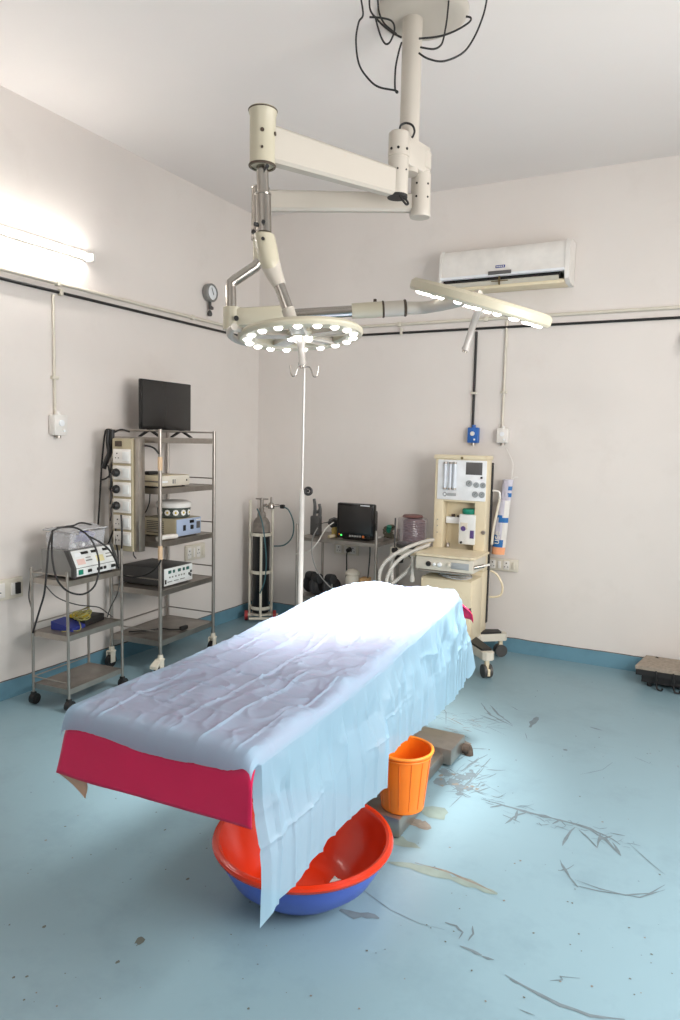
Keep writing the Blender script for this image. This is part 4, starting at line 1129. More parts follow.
# padded mattress
b = MB(); rows = []
for j in range(61):
    y = -3.94 + (1.93) * j / 60; z = smooth_interp(ZT, y) - 0.012; e = min(1, (min(j, 60 - j) / 3.0)); k = 0.03 * (1 - math.sqrt(max(0, 1 - (1 - e) ** 2)))
    xl, xr = interp(XL, y) + 0.03, interp(XR, y) - 0.03
    row = [(xl, y, 0.728), (xl, y, z - 0.035 - k), (xl + 0.008, y, z - 0.012 - k), (xl + 0.035, y, z - k)]
    for q in range(1, 9): row.append((xl + 0.035 + (xr - xl - 0.07) * q / 9, y, z - k))
    row += [(xr - 0.035, y, z - k), (xr - 0.008, y, z - 0.012 - k), (xr, y, z - 0.035 - k), (xr, y, 0.728), (xl, y, 0.728)]
    rows.append(row)
b.grid(rows)
for row in (rows[0], rows[-1]): b.poly(row[:-1] if row is rows[0] else row[:-1][::-1])
bmesh.ops.remove_doubles(b.bm, verts=b.bm.verts, dist=1e-5)
b.build('mattress', 'black', OT, world=True)

# red rubber sheet: over the mattress, hanging at the near end with one corner folded out
n1, n2, n3 = noise1(31), noise1(41), noise1(57)
b = MB(); rows = []
NX = 46
def sheet_row(y, zoff, spread=0.0, y2=None, drop=0.0):
    z = smooth_interp(ZT, y) - 0.006
    xl, xr = interp(XL, y) + 0.008 - spread, interp(XR, y) - 0.008
    row = []
    for i in range(NX + 1):
        u = i / NX; x = xl + (xr - xl) * u
        e = min(u, 1 - u) * (xr - xl); rr = 0.03
        k = 0 if e > rr else rr - math.sqrt(max(0, rr * rr - (rr - e) ** 2))
        row.append([x, y if y2 is None else y2, z - k * 0.7 - drop])
    return row
for j in range(70):
    y = -3.955 + 1.965 * j / 69
    rows.append(sheet_row(y, 0))
far = []
for k in range(1, 8):     # short drop at the far end
    t_ = k / 7
    r_ = sheet_row(-1.99, 0, 0, -1.985 + 0.03 * math.sin(t_ * PI / 2), 0.11 * t_)
    for i, p in enumerate(r_):
        u = i / NX
        p[0] += 0.055 * sm(0.0, 0.6, t_) * sm(0.72, 1, u); p[1] += 0.03 * t_ * sm(0.7, 1, u)
    far.append(r_)
near = []
for k in range(1, 19):
    t_ = k / 18
    r_ = sheet_row(-3.955, 0, 0.050 * t_ ** 1.3, None, 0)
    for i, p in enumerate(r_):
        u = i / NX
        hem = 0.585 + 0.010 * sm(0.1, 0.5, u) + 0.014 * sm(0.5, 1, u) + 0.002 * n1(u * 5)
        p[1] = -3.968 - 0.022 * math.sin(min(1, t_ * 2.5) * PI / 2) - 0.004 * t_ * (1 - u) + 0.006 * n2(u * 3 + 3) * t_
        p[2] = p[2] + (hem - p[2]) * t_
    near.append(r_)
allrows = near[::-1] + rows + far
b.grid(allrows)
bm = b.bm
# the folded corner that shows the tan reverse
b.m = 1
hx, hy, hz = allrows[0][0]
A_ = Vector((hx, hy, hz)); B_ = Vector(allrows[0][8])
TIP = Vector((hx + 0.105, hy + 0.012, 0.522))
fold = []
for k in range(9):
    t_ = k / 8; p0 = A_.lerp(B_, t_); row = []
    for q in range(7):
        v = q / 6; p = p0.lerp(TIP.lerp(B_, 0.0 if t_ < 0.999 else 0.15), v)
        p.y += 0.003 + 0.006 * math.sin(PI * v); row.append(p)
    fold.append(row)
b.grid(fold)
RS = b.build('rubber_sheet', ['pinkred', 'tanback'], loc=(2.39, -3.0, 0.8))
sd = RS.modifiers.new('thickness', 'SOLIDIFY'); sd.thickness = 0.0025; sd.offset = -1
tag(RS, 'glossy red rubber sheet with a tan folded corner hanging from the near table end', 'rubber sheet')

# blue drape film over it all
from mathutils import noise as mnoise
def tri(t): return abs((t % 1.0) * 2 - 1)
def crease(t, w):                # 1 on a fold line, falling to 0 within w of it
    d_ = min(t % 1.0, 1 - t % 1.0); return max(0, 1 - d_ / w)
def pn(x, y, z=0.0): return mnoise.noise(Vector((x, y, z)))
def ridge(x, y, z=0.0): return 1 - min(1, abs(pn(x, y, z)) * 3.2)
b = MB(); rows = []
ys = []
y = YN
while y < YF: ys.append(y); y += 0.0062
ys += [-3.2551, -3.2449]; ys = sorted(q for q in ys if not (-3.2551 < q < -3.2449))
stations = [('near', k / 9) for k in range(9, 0, -1)] + [('mid', v) for v in ys] + [('far', k / 16) for k in range(1, 17)]
NL, NT, NR = 10, 112, 70
fa, fb, fc, fd, fe = noise1(71), noise1(83), noise1(97), noise1(101), noise1(113)
def n2d(x, y): return 0.5 * (fa(x * 1.0 + 2.1 * fb(y)) + fc(y * 1.0 + 1.7 * fd(x)))
TENTS = [(-3.72, 0.10), (-3.42, 0.07), (-3.16, 0.09), (-2.86, 0.08), (-2.62, 0.06), (-2.38, 0.09), (-2.14, 0.06)]
kr = random.Random(77)
KY = [-4.2]
while KY[-1] < -1.6: KY.append(KY[-1] + kr.choice((0.035, 0.05, 0.07, 0.085)))
KV = [[kr.uniform(-1, 1) * (1 if k % 2 else -0.6) for _ in KY] for k in range(4)]
KB = [0.0, 0.30, 0.52, 1.0]
def panels(y, t):
    import bisect
    i = min(max(bisect.bisect_right(KY, y) - 1, 0), len(KY) - 2); f = (y - KY[i]) / (KY[i + 1] - KY[i])
    def at(k): return KV[k][i] * (1 - f) + KV[k][i + 1] * f
    for k in range(3):
        if t <= KB[k + 1] or k == 2:
            g = (t - KB[k]) / (KB[k + 1] - KB[k]); return at(k) * (1 - g) + at(k + 1) * g
GX, GY = 7, 15
GV = [[kr.uniform(-1, 1) for _ in range(GX + 2)] for _ in range(GY + 2)]
def facets(u, v):
    a = min(max(u, 0), 0.9999) * GX; c = min(max(v, 0), 0.9999) * GY; i, j = int(a), int(c); a -= i; c -= j
    p00, p10, p01, p11 = GV[j][i], GV[j][i + 1], GV[j + 1][i], GV[j + 1][i + 1]
    if (i + j) % 2: return p00 + a * (p10 - p00) + c * (p11 - p10) if a > c else p00 + c * (p01 - p00) + a * (p11 - p01)
    return p00 + a * (p10 - p00) + c * (p01 - p00) if a + c < 1 else p11 + (1 - a) * (p01 - p11) + (1 - c) * (p10 - p11)
def tent(y): return max(max(0, 1 - abs(y - c) / w) for c, w in TENTS)
for kind, v in stations:
    if kind == 'mid': y = v; end = 0; farv = 0
    elif kind == 'near': y = YN; end = v; farv = 0
    else: y = YF; end = 0; farv = v
    zt = smooth_interp(ZT, y) + 0.006
    xl, xr = interp(XL, y), interp(XR, y)
    hem = interp(HEM, y + (0.12 * farv if farv else -0.03 * end))
    row = []
    W = xr - xl; rr = 0.028
    for i in range(NL):                      # left overhang, from the hem up
        t_ = 1 - i / NL
        z = zt - rr - 0.085 * t_
        x = xl - 0.008 - 0.016 * t_ * (1 + 0.5 * math.sin(y * 21))
        row.append(Vector((x, y - (0.01 * end) + 0.05 * farv, z - 0.03 * farv)))
    for i in range(NT + 1):                  # over the top
        u = i / NT; x = xl + W * u; e = min(u, 1 - u) * W
        k = 0 if e > rr else rr - math.sqrt(max(0, rr * rr - (rr - e) ** 2))
        z = zt - k; drop = 0; yy = y
        if end:
            sc = 0.040 + 0.010 * math.sin(PI * min(1, u / 0.85)) - 0.018 * sm(0.86, 1.0, u) + 0.004 * fa(u * 4 + 1) + 0.012 * (1 - sm(0.0, 0.12, u))
            a = end * PI / 2
            drop = sc * (1 - math.cos(a)) + sc * 0.6 * max(0, end - 0.5); yy = y - 0.040 * math.sin(a)
        if farv:
            a = farv * PI / 2
            drop = 0.15 * (1 - math.cos(a)); yy = y + 0.05 * math.sin(a)
        inner = sm(0, 0.05, u) * (1 - sm(0.95, 1, u))
        wz = 0.0085 * facets(u + 0.012 * pn(y * 4, 1, 1), (y - YN) / (YF - YN) + 0.010 * pn(x * 4, 2, 2))
        # factory fold lines across and along the sheet
        for per, off, amp, wdt, co, jit in ((0.158, 0.22, 0.0060, 0.055, y, 0.04), (0.158, 0.71, 0.0036, 0.05, y, 0.07), (0.122, 0.1, 0.0055, 0.065, x, 0.04)):
            oth = x if co is y else y
            gate = 0.25 + 0.75 * max(0, min(1, 0.5 + 2.2 * pn(x * 4.1 + off * 9, y * 3.3, 5)))
            wz += amp * gate * crease(co / per + off + jit * pn(oth * 2.6, off * 7, 3), wdt)
        # crumpled facets
        wz += 0.0048 * ridge(x * 5.2 + 3, y * 3.4, 2) ** 4 * (0.3 + 0.7 * sm(0.15, 0.9, u))
        wz += 0.0040 * ridge(x * 9 + y * 4, y * 8 - x * 5, 7) ** 4
        # tent folds running in from the hanging side
        wz += 0.020 * tent(y + 0.35 * (1 - u) * W) * sm(0.55, 1.0, u)
        row.append(Vector((x, yy, z - drop + wz * (0.2 + 0.8 * inner) * (1 - 0.5 * end))))
    z_edge = zt - rr
    L = z_edge - hem
    front = sm(-3.80, -3.965, y) if kind != 'far' else 0
    for i in range(1, NR + 1):               # the long side, hanging
        t_ = i / NR
        z = z_edge - L * t_
        yy = y
        yp = y + 0.05 * t_ * pn(y * 3, 0.3, 2)
        pl = 0.0170 * panels(yp, t_) * (1 - 0.5 * t_ * t_) + 0.0065 * crease(yp / 0.083 + 0.3 + 0.1 * pn(y * 2, 1.1, 6), 0.13)
        big = (0.020 * pn(y * 1.7, t_ * 0.6, 11) + 0.020 * (tent(y) - 0.35) * (1 - 0.9 * t_))
        hc = 0.0055 * crease(t_ * 1.9 + 0.09 * pn(y * 1.3, 2, 1), 0.045) * max(0, min(1, 0.5 + 2 * pn(y * 3, t_ * 2, 8)))
        cr_ = 0.006 * ridge(y * 5.5 + t_, z * 6 - y * 2, 3) ** 4 * (1 - t_)
        x = xr + 0.004 + 0.030 * min(1, t_ * 1.6) + (pl + hc + cr_) * min(1, t_ * 4) + big * min(1, t_ * 3)
        if y < -3.25 and kind != 'far': x += 0.016 * sm(0.0, 0.6, t_) * sm(-3.45, -3.25, y)
        if end:
            x -= 0.022 * end * (0.9 - 0.4 * t_); yy = y - 0.012 * end - 0.022 * t_ * end
            z -= 0.015 * end * t_
        if farv:
            f_ = farv
            yy = y + 0.145 * f_ * (0.30 + 0.70 * t_); x -= (0.05 * f_ * (1 - t_)) - 0.035 * f_ * t_ * math.sin(f_ * PI)
            z -= 0.03 * f_ * (1 - t_) + 0.02 * t_ * math.sin(f_ * PI * 2)
        row.append(Vector((x, yy, z)))
    rows.append(row)
b.grid(rows)
DR = b.build('surgical_drape', 'drape', loc=(2.39, -3.0, 0.8), angle=24)
tag(DR, 'creased pale blue disposable drape covering the operating table and hanging down its long side', 'drape')

# ------------------------------------------------------------------ basin and bucket
BAS = thing('plastic_basin', (2.497, -3.330, 0.0), 'large basin, red inside and blue outside, on the floor below the near table end', 'basin')
bc = (2.497, -3.330, 0.002)
b = MB(); b.lathe(bc, [(0.0, 0.0), (0.150, 0.0), (0.158, 0.004), (0.192, 0.022), (0.255, 0.075), (0.293, 0.14), (0.302, 0.168), (0.300, 0.168), (0.288, 0.138), (0.25, 0.077), (0.196, 0.026), (0.168, 0.008), (0.0, 0.008)], seg=64); b.build('outer_shell', 'basinblue', BAS, world=True)
b = MB(); b.lathe(bc, [(0.0, 0.0105), (0.165, 0.0105), (0.192, 0.029), (0.246, 0.079), (0.284, 0.138), (0.299, 0.1705), (0.303, 0.1705), (0.309, 0.172), (0.319, 0.180), (0.323, 0.190), (0.319, 0.199), (0.308, 0.203), (0.298, 0.199), (0.291, 0.186), (0.279, 0.142), (0.241, 0.083), (0.188, 0.034), (0.162, 0.0145), (0.08, 0.0145), (0.078, 0.018), (0.06, 0.018), (0.0, 0.018)], seg=64); b.build('inner_bowl', 'basinred', BAS, world=True)
b = MB(); rt = random.Random(9); g = []
for i in range(9):
    g.append([(2.60 + 0.012 * i + 0.004 * rt.uniform(-1, 1), -3.335 + 0.009 * k + 0.012 * math.sin(i * 0.9) + 0.004 * rt.uniform(-1, 1), 0.024 + 0.012 * rt.random() + 0.026 * (abs(i - 4) / 4) ** 2 * 0.5 + max(0, (0.085 + 0.012 * i + 0.01 - 0.155)) * 0.9) for k in range(7)])
b.grid(g); o = b.build('crumpled_tissue', 'tissue', loc=(2.645, -3.31, 0.03)); o.modifiers.new('thickness', 'SOLIDIFY').thickness = 0.004
tag(o, 'small crumpled white tissue lying inside the red basin', 'tissue')

BK = thing('plastic_bucket', (2.642, -2.815, 0.0885), 'orange plastic bucket standing on the near steel foot of the table', 'bucket')
kc = (2.648, -2.768, 0.089)
BK.location = kc
b = MB(); b.lathe(kc, [(0.0, 0.0), (0.086, 0.0), (0.090, 0.004), (0.0925, 0.03), (0.1145, 0.245), (0.111, 0.245), (0.089, 0.03), (0.086, 0.007), (0.0, 0.007)], seg=48); b.build('bucket_body', 'orange', BK, world=True)
b = MB(); b.torus((kc[0], kc[1], kc[2] + 0.248), (0, 0, 1), 0.118, 0.0068, 48, 12); b.torus((kc[0], kc[1], kc[2] + 0.232), (0, 0, 1), 0.1155, 0.003, 48, 8); b.build('rim', 'orangelight', BK, world=True)
b = MB()
for k in range(14):
    a = 2 * PI * k / 14; v = Vector((math.cos(a), math.sin(a), 0))
    b.tube(Vector(kc) + v * 0.0920 + Vector((0, 0, 0.02)), Vector(kc) + v * 0.1136 + Vector((0, 0, 0.225)), 0.0011, seg=6)
b.build('ribs', 'orangedark', BK, world=True)

# ------------------------------------------------------------------ steel trolley with the diathermy unit
def local_thing(name, loc, rz, label, cat, group=None): return thing(name, loc, label, cat, R(rz), group)
TR = local_thing('steel_trolley', (0.214, -2.631, 0), 4, 'small three-shelf steel trolley on black casters by the left wall', 'trolley')
TW, TL_ = 0.276, 0.453
def shelf(parent, w, l, ztop, lip, material, name='shelf', x0=0, y0=0):
    b = MB(); b.bb((x0 + 0.004, y0 + 0.004, ztop - 0.006), (x0 + w - 0.004, y0 + l - 0.004, ztop), 0.001)
    b.m = 1
    b.bb((x0 + 0.002, y0 + 0.002, ztop - lip), (x0 + 0.006, y0 + l - 0.002, ztop + 0.002)); b.bb((x0 + w - 0.006, y0 + 0.002, ztop - lip), (x0 + w - 0.002, y0 + l - 0.002, ztop + 0.002))
    b.bb((x0 + 0.006, y0 + 0.002, ztop - lip), (x0 + w - 0.006, y0 + 0.006, ztop + 0.002)); b.bb((x0 + 0.006, y0 + l - 0.006, ztop - lip), (x0 + w - 0.006, y0 + l - 0.002, ztop + 0.002))
    return b.build(name, [material, 'steel'], parent)
for zt, mt in ((0.765, 'steelshelf'), (0.445, 'steelshelf'), (0.128, 'darksteel')): shelf(TR, TW, TL_, zt, 0.03, mt)
for (x, y) in ((0, 0), (TW, 0), (TW, TL_), (0, TL_)):
    b = MB(); b.tube((x, y, 0.075), (x, y, 0.825 if (x, y) != (TW, TL_) else 0.90), 0.0085, seg=14); b.build('post', 'steel', TR)
    b = MB(); b.box((x, y, 0.06), (0.03, 0.022, 0.035), 0.004); b.m = 1
    b.tube((x - 0.016, y + 0.006, 0.034), (x + 0.016, y + 0.006, 0.034), 0.032, seg=20)
    b.tube((x - 0.019, y + 0.006, 0.034), (x + 0.019, y + 0.006, 0.034), 0.012, seg=12)
    b.build('caster', ['black', 'black'], TR)
for zt in (0.80, 0.49, 0.17):
    b = MB()
    b.tube((0, 0, zt), (0, TL_, zt), 0.004, seg=8); b.build('guard_rail', 'steel', TR)
b = MB(); b.tube((0, 0, 0.80), (TW, 0, 0.80), 0.004, seg=8); b.build('guard_rail', 'steel', TR)
b = MB(); b.tube((0, 0, 0.17), (TW, 0, 0.17), 0.004, seg=8); b.build('guard_rail', 'steel', TR)

def unit_front(parent, name, x, y0, y1, z0, z1, material, slope=0.0):
    b = MB(); b.prism([(x, y0, z0), (x, y1, z0), (x - slope, y1, z1), (x - slope, y0, z1)], (0.004, 0, 0)); return b.build(name, material, parent)

DU = local_thing('diathermy_unit', (0.222, -2.565, 0.7675), 4, 'grey diathermy generator with white sloping control panel on the small steel trolley', 'medical device')
dW, dL, dH = 0.250, 0.365, 0.16
b = MB(); b.prism([(0, 0.0, 0.012), (dW, 0.0, 0.012), (dW, 0.0, 0.06), (dW - 0.05, 0.0, dH), (0, 0.0, dH)], (0, dL, 0)); b.build('casing', 'grey', DU)
b = MB(); b.prism([(dW - 0.02, -0.002, 0.008), (dW + 0.006, -0.002, 0.008), (dW + 0.006, -0.002, 0.064), (dW - 0.042, -0.002, dH + 0.004), (dW - 0.075, -0.002, dH + 0.004), (dW - 0.02, -0.002, 0.062)], (0, 0.016, 0)); b.build('end_bezel', 'darkgrey', DU)
b = MB(); b.prism([(dW - 0.02, dL - 0.014, 0.008), (dW + 0.006, dL - 0.014, 0.008), (dW + 0.006, dL - 0.014, 0.064), (dW - 0.042, dL - 0.014, dH + 0.004), (dW - 0.075, dL - 0.014, dH + 0.004), (dW - 0.02, dL - 0.014, 0.062)], (0, 0.016, 0)); b.build('end_bezel', 'darkgrey', DU)
tilt = math.atan2(0.05, dH - 0.06)
rotp = Matrix.Rotation(-tilt, 3, 'Y')
def onslope(y, s): return Vector((dW - 0.05 * (s - 0.0), y * dL / 0.42, 0.06 + (dH - 0.06) * s))
b = MB(); b.box(onslope(0.21, 0.5) + Vector((0.002, 0, 0.001)), (0.003, dL - 0.04, (dH - 0.06) * 1.06), 0.001, rotp); b.build('upper_panel', 'panelwhite', DU)
b = MB(); b.box((dW + 0.001, dL / 2, 0.036), (0.004, dL - 0.04, 0.046), 0.001); b.build('lower_panel', 'panelwhite', DU)
for y, s, w, h, mt, nm in ((0.075, 0.72, 0.05, 0.022, 'panelgrey', 'display'), (0.135, 0.78, 0.06, 0.016, 'blackgloss', 'display'), (0.23, 0.78, 0.055, 0.016, 'blackgloss', 'display'), (0.34, 0.78, 0.05, 0.016, 'blackgloss', 'display'),
                            (0.08, 0.32, 0.06, 0.035, 'tintpink', 'key_field'), (0.26, 0.34, 0.06, 0.04, 'tintyellow', 'key_field'), (0.155, 0.34, 0.05, 0.008, 'grey', 'key_row'), (0.35, 0.34, 0.05, 0.008, 'grey', 'key_row'), (0.155, 0.5, 0.04, 0.006, 'grey', 'key_row'), (0.35, 0.52, 0.04, 0.006, 'grey', 'key_row')):
    b = MB(); b.box(onslope(y, s) + Vector((0.005, 0, 0.0025)), (0.003, w, h), 0.0005, rotp); b.build(nm, mt, DU)
b = MB(); b.box((dW + 0.005, 0.05, 0.037), (0.006, 0.036, 0.03), 0.002); b.build('power_switch', 'green', DU)
for y, w in ((0.14, 0.03), (0.235, 0.045), (0.285, 0.02), (0.37, 0.035)):
    b = MB(); b.box((dW + 0.006, y * dL / 0.42, 0.037), (0.008, w, 0.018), 0.003); b.build('outlet', 'black', DU)
b = MB()
for y in (0.03, 0.33):
    for x in (0.03, 0.22): b.tube((x, y, 0.0), (x, y, 0.014), 0.014, seg=12)
b.build('feet', 'black', DU)

CB = local_thing('plastic_box', (0.225, -2.535, 0.930), 6, 'clear plastic box with a crumpled lid and purple packet on the grey diathermy generator', 'box')
b = MB(); cw, cl, ch = 0.185, 0.30, 0.095
b.prism([(0.012, 0.012, 0.002), (cw - 0.012, 0.012, 0.002), (cw, 0.0, ch), (0, 0.0, ch)], (0, 0.003, 0)); b.prism([(0.012, cl - 0.012, 0.002), (cw - 0.012, cl - 0.012, 0.002), (cw, cl, ch), (0, cl, ch)], (0, 0.003, 0))
b.prism([(0.0, 0, ch), (0.003, 0, ch), (0.015, 0.0, 0.002), (0.012, 0, 0.002)], (0, cl, 0)); b.prism([(cw, 0, ch), (cw - 0.003, 0, ch), (cw - 0.015, 0.0, 0.002), (cw - 0.012, 0, 0.002)], (0, cl, 0)); b.bb((0.012, 0.005, 0.0), (cw - 0.012, cl - 0.005, 0.004))
b.build('tub', 'clear', CB)
b = MB(); g = []
for i in range(13): g.append([(-0.012 + (cw + 0.024) * i / 12, -0.012 + (cl + 0.024) * k / 16, ch + 0.004 + 0.012 * n2d(i * 0.7, k * 0.5) + 0.012) for k in range(17)])
b.grid(g); o = b.build('lid', 'clearwhite', CB); o.modifiers.new('thickness', 'SOLIDIFY').thickness = 0.006
b = MB(); g = []
for i in range(9): g.append([(0.14 + 0.02 * math.sin(i * 1.3) + 0.004 * k, 0.08 + 0.022 * i, 0.03 + 0.010 * k + 0.008 * math.sin(i * 0.9 + k)) for k in range(6)])
b.grid(g); o = b.build('packet', 'purplefilm', CB); o.modifiers.new('thickness', 'SOLIDIFY').thickness = 0.02; o['label'] = 'purple packet'
b = MB()
for k, (y, x) in enumerate(((0.05, 0.16), (0.12, 0.165), (0.2, 0.16), (0.26, 0.15))): b.lathe((x, y, 0.006), [(0, 0), (0.014, 0.004), (0.016, 0.016), (0.01, 0.028), (0, 0.03)], seg=14)
b.build('vials', 'panelgrey', CB)

def cable(name, pts, r, material, label, cat='cable', group=None, sub=8):
    b = MB(); b.sweep(pts, r, 8, sub); return tag(b.build(name, material, loc=pts[0]), label, cat, group)
cable('power_lead', [(0.42, -2.651, 1.061), (0.505, -2.748, 0.995), (0.52, -2.773, 0.901), (0.5, -2.778, 0.738), (0.4, -2.731, 0.615), (0.2, -2.623, 0.42)], 0.0055, 'black', 'black lead falling from the plastic box down the left end of the small trolley')
cable('power_lead', [(0.42, -2.651, 1.061), (0.5, -2.724, 0.983), (0.52, -2.733, 0.886), (0.53, -2.711, 0.793), (0.54, -2.648, 0.724), (0.545, -2.549, 0.692), (0.545, -2.464, 0.725), (0.54, -2.423, 0.815), (0.53, -2.425, 0.911), (0.5, -2.455, 1.008), (0.44, -2.496, 1.062), (0.42, -2.583, 1.073), (0.4, -2.634, 1.058)], 0.0055, 'black', 'black lead looped in a wide ring over the control panel of the diathermy generator')
cable('power_lead', [(0.4, -2.6, 1.071), (0.38, -2.478, 1.069), (0.36, -2.399, 1.078), (0.34, -2.319, 1.064), (0.3, -2.23, 1.033), (0.26, -2.173, 0.978), (0.22, -2.123, 0.906)], 0.0055, 'black', 'black lead arching over the lid of the plastic box')
cable('power_lead', [(0.47, -2.427, 1.007), (0.5, -2.393, 0.981), (0.52, -2.337, 0.933), (0.53, -2.295, 0.874), (0.52, -2.246, 0.796)], 0.0055, 'black', 'black lead crossing the right end of the diathermy generator')
cable('thin_lead', [(0.36, -2.652, 0.736), (0.36, -2.574, 0.655), (0.34, -2.414, 0.578), (0.32, -2.229, 0.523), (0.3, -2.143, 0.472), (0.28, -2.068, 0.421)], 0.0035, 'darkgrey', 'thin grey lead sagging below the top shelf of the small trolley')
cable('thin_lead', [(0.2, -2.619, 0.779), (0.2, -2.634, 0.714), (0.19, -2.633, 0.645), (0.2, -2.625, 0.577), (0.2, -2.621, 0.507)], 0.004, 'darkgrey', 'grey lead bulging out beside the rear left post of the small trolley')
cable('thin_lead', [(0.36, -2.074, 0.679), (0.34, -2.083, 0.583), (0.3, -2.101, 0.495), (0.26, -2.091, 0.423)], 0.004, 'darkgrey', 'dark lead hanging behind the right post of the small trolley')

PD = local_thing('foot_pedal', (0.28, -2.555, 0.4475), 10, 'blue and black foot pedal with coiled cable on the trolley middle shelf', 'foot pedal')
b = MB(); b.prism([(0, 0, 0.0), (0.15, 0, 0.0), (0.15, 0, 0.02), (0.0, 0, 0.05)], (0, 0.12, 0)); b.build('pedal', 'navy', PD)
b = MB(); b.bb((-0.01, 0.12, 0), (0.15, 0.31, 0.045), 0.006); b.build('pedal_base', 'black', PD)
b = MB(); b.prism([(0.02, 0.13, 0.046), (0.13, 0.13, 0.046), (0.12, 0.13, 0.06), (0.03, 0.13, 0.065)], (0, 0.07, 0)); b.build('pedal_plate', 'yellow', PD)
b = MB()
rc = random.Random(12)
for k in range(5):
    cx_, cy_, rr_ = 0.13 + rc.uniform(-0.02, 0.02), 0.13 + rc.uniform(-0.03, 0.03), 0.045 + rc.uniform(-0.012, 0.012)
    b.torus((cx_, cy_, 0.066 + 0.004 * k), (rc.uniform(-0.5, 0.7), rc.uniform(-0.6, 0.2), 1), rr_, 0.0032, 28, 6)
b.sweep([(0.12, 0.09, 0.06), (0.165, 0.06, 0.02), (0.175, 0.03, 0.004), (0.14, 0.01, 0.004), (0.1, -0.03, 0.004)], 0.003, 6)
b.build('coiled_lead', 'yellowgreen', PD)

# ------------------------------------------------------------------ tall steel rack
RK = local_thing('steel_rack', (0.078, -1.878, 0), 4, 'tall five-shelf steel rack on white casters by the left wall', 'rack')
RW, RL = 0.418, 0.625
for zt, mt in ((1.60, 'steelshelf'), (1.262, 'steelshelf'), (0.905, 'steelshelf'), (0.575, 'steelshelf'), (0.232, 'darksteel')): shelf(RK, RW, RL, zt, 0.036, mt)
for (x, y) in ((0, 0), (RW, 0), (RW, RL), (0, RL)):
    b = MB(); b.tube((x, y, 0.12), (x, y, 1.655), 0.0125, seg=16); b.build('post', 'steel', RK)
    b = MB(); b.lathe((x, y, 0.085), [(0.018, 0), (0.019, 0.05), (0.0155, 0.06), (0.0155, 0.01)], seg=18); b.prism([(x - 0.025, y - 0.02, 0.10), (x + 0.025, y - 0.02, 0.10), (x + 0.03, y - 0.075, 0.062), (x - 0.03, y - 0.075, 0.062)], (0, 0.002, 0.018)) if (x, y) == (RW, 0) else None
    b.box((x - 0.02, y - 0.01, 0.075), (0.006, 0.045, 0.08), 0.004); b.box((x + 0.02, y - 0.01, 0.075), (0.006, 0.045, 0.08), 0.004); b.box((x, y - 0.004, 0.112), (0.048, 0.05, 0.014), 0.005)
    cs = b.build('caster', 'frameivory', RK)
    b = MB(); b.tube((x - 0.014, y - 0.012, 0.045), (x + 0.014, y - 0.012, 0.045), 0.043, seg=24); b.build('wheel', 'black', cs)
for zt in (1.645, 1.31, 0.985, 0.655, 0.30):
    for p0, p1 in (((0, RL), (RW, RL)), ((0, 0), (0, RL)), ((0, 0), (RW, 0))):
        if zt == 1.645 or p0 != p1:
            b = MB(); b.tube((*p0, zt), (*p1, zt), 0.0048, seg=8); b.build('guard_rail', 'steel', RK)
b = MB(); b.tube((RW, 0, 1.645), (RW, RL, 1.645), 0.0048, seg=8); b.build('guard_rail', 'steel', RK)
for z0, z1 in ((1.385, 1.475), (0.79, 0.885)):
    b = MB(); b.lathe((RW, 0, z0), [(0.0126, 0), (0.0155, 0.001), (0.0155, z1 - z0 - 0.001), (0.0126, z1 - z0)], seg=16); o = b.build('tape_wrap', 'wood', RK); o['label'] = 'tan tape wrapped round the front post'

# television on top
TV = local_thing('television', (0.20, -1.462, 1.603), 1, 'flat black television standing on top of the tall steel rack', 'television')
b = MB(); b.box((0, 0, 0.225), (0.03, 0.53, 0.345), 0.006); b.box((-0.025, 0, 0.15), (0.035, 0.36, 0.17), 0.015); b.build('housing', 'blackgloss', TV)
b = MB(); b.box((0.0155, 0, 0.23), (0.002, 0.508, 0.312), 0.0006); b.build('screen', 'screen', TV)
for y in (-0.17, 0.17):
    b = MB(); b.prism([(-0.01, y - 0.012, 0.055), (0.012, y - 0.012, 0.055), (0.10, y - 0.012, 0.003), (0.085, y - 0.012, 0.001), (0.0, y - 0.012, 0.045), (-0.085, y - 0.012, 0.001), (-0.10, y - 0.012, 0.003)], (0, 0.024, 0)); b.build('stand_foot', 'black', TV)

# extension board on the near side of the rack
EB = thing('extension_board', (0.322, -1.945, 1.22), 'vertical board of six white power modules on the near side of the tall rack', 'power strip')
EB.rotation_euler = (0, 0, R(3))
b = MB(); b.bb((-0.108, -0.045, -0.37), (0.058, 0.035, 0.37), 0.006); b.build('back_box', 'tan', EB)
b = MB(); b.bb((0.060, -0.03, -0.37), (0.10, 0.03, 0.375), 0.004); b.build('side_channel', 'steel', EB)
for k in range(6):
    z = 0.255 - 0.108 * k
    if k == 0: z = 0.255
    b = MB(); b.box((-0.02, -0.052, z), (0.14, 0.014, 0.092), 0.004); md = b.build('module', 'white', EB)
    b = MB(); b.box((0.018, -0.0605, z), (0.05, 0.006, 0.06), 0.002); b.build('switch', 'panelwhite', md)
    b = MB()
    for (dx, dz, rr_) in ((0, 0.017, 0.005), (-0.012, -0.012, 0.004), (0.012, -0.012, 0.004)): b.tube((-0.055 + dx, -0.059, z + dz), (-0.055 + dx, -0.0602, z + dz), rr_, seg=10)
    b.build('socket_holes', 'black', md)
b = MB(); b.box((-0.05, -0.052, 0.335), (0.05, 0.012, 0.035), 0.003); b.build('fuse_holder', 'rustmetal', EB)
eb_rot = Matrix.Translation(EB.location) @ Matrix.Rotation(R(3), 4, 'Z')
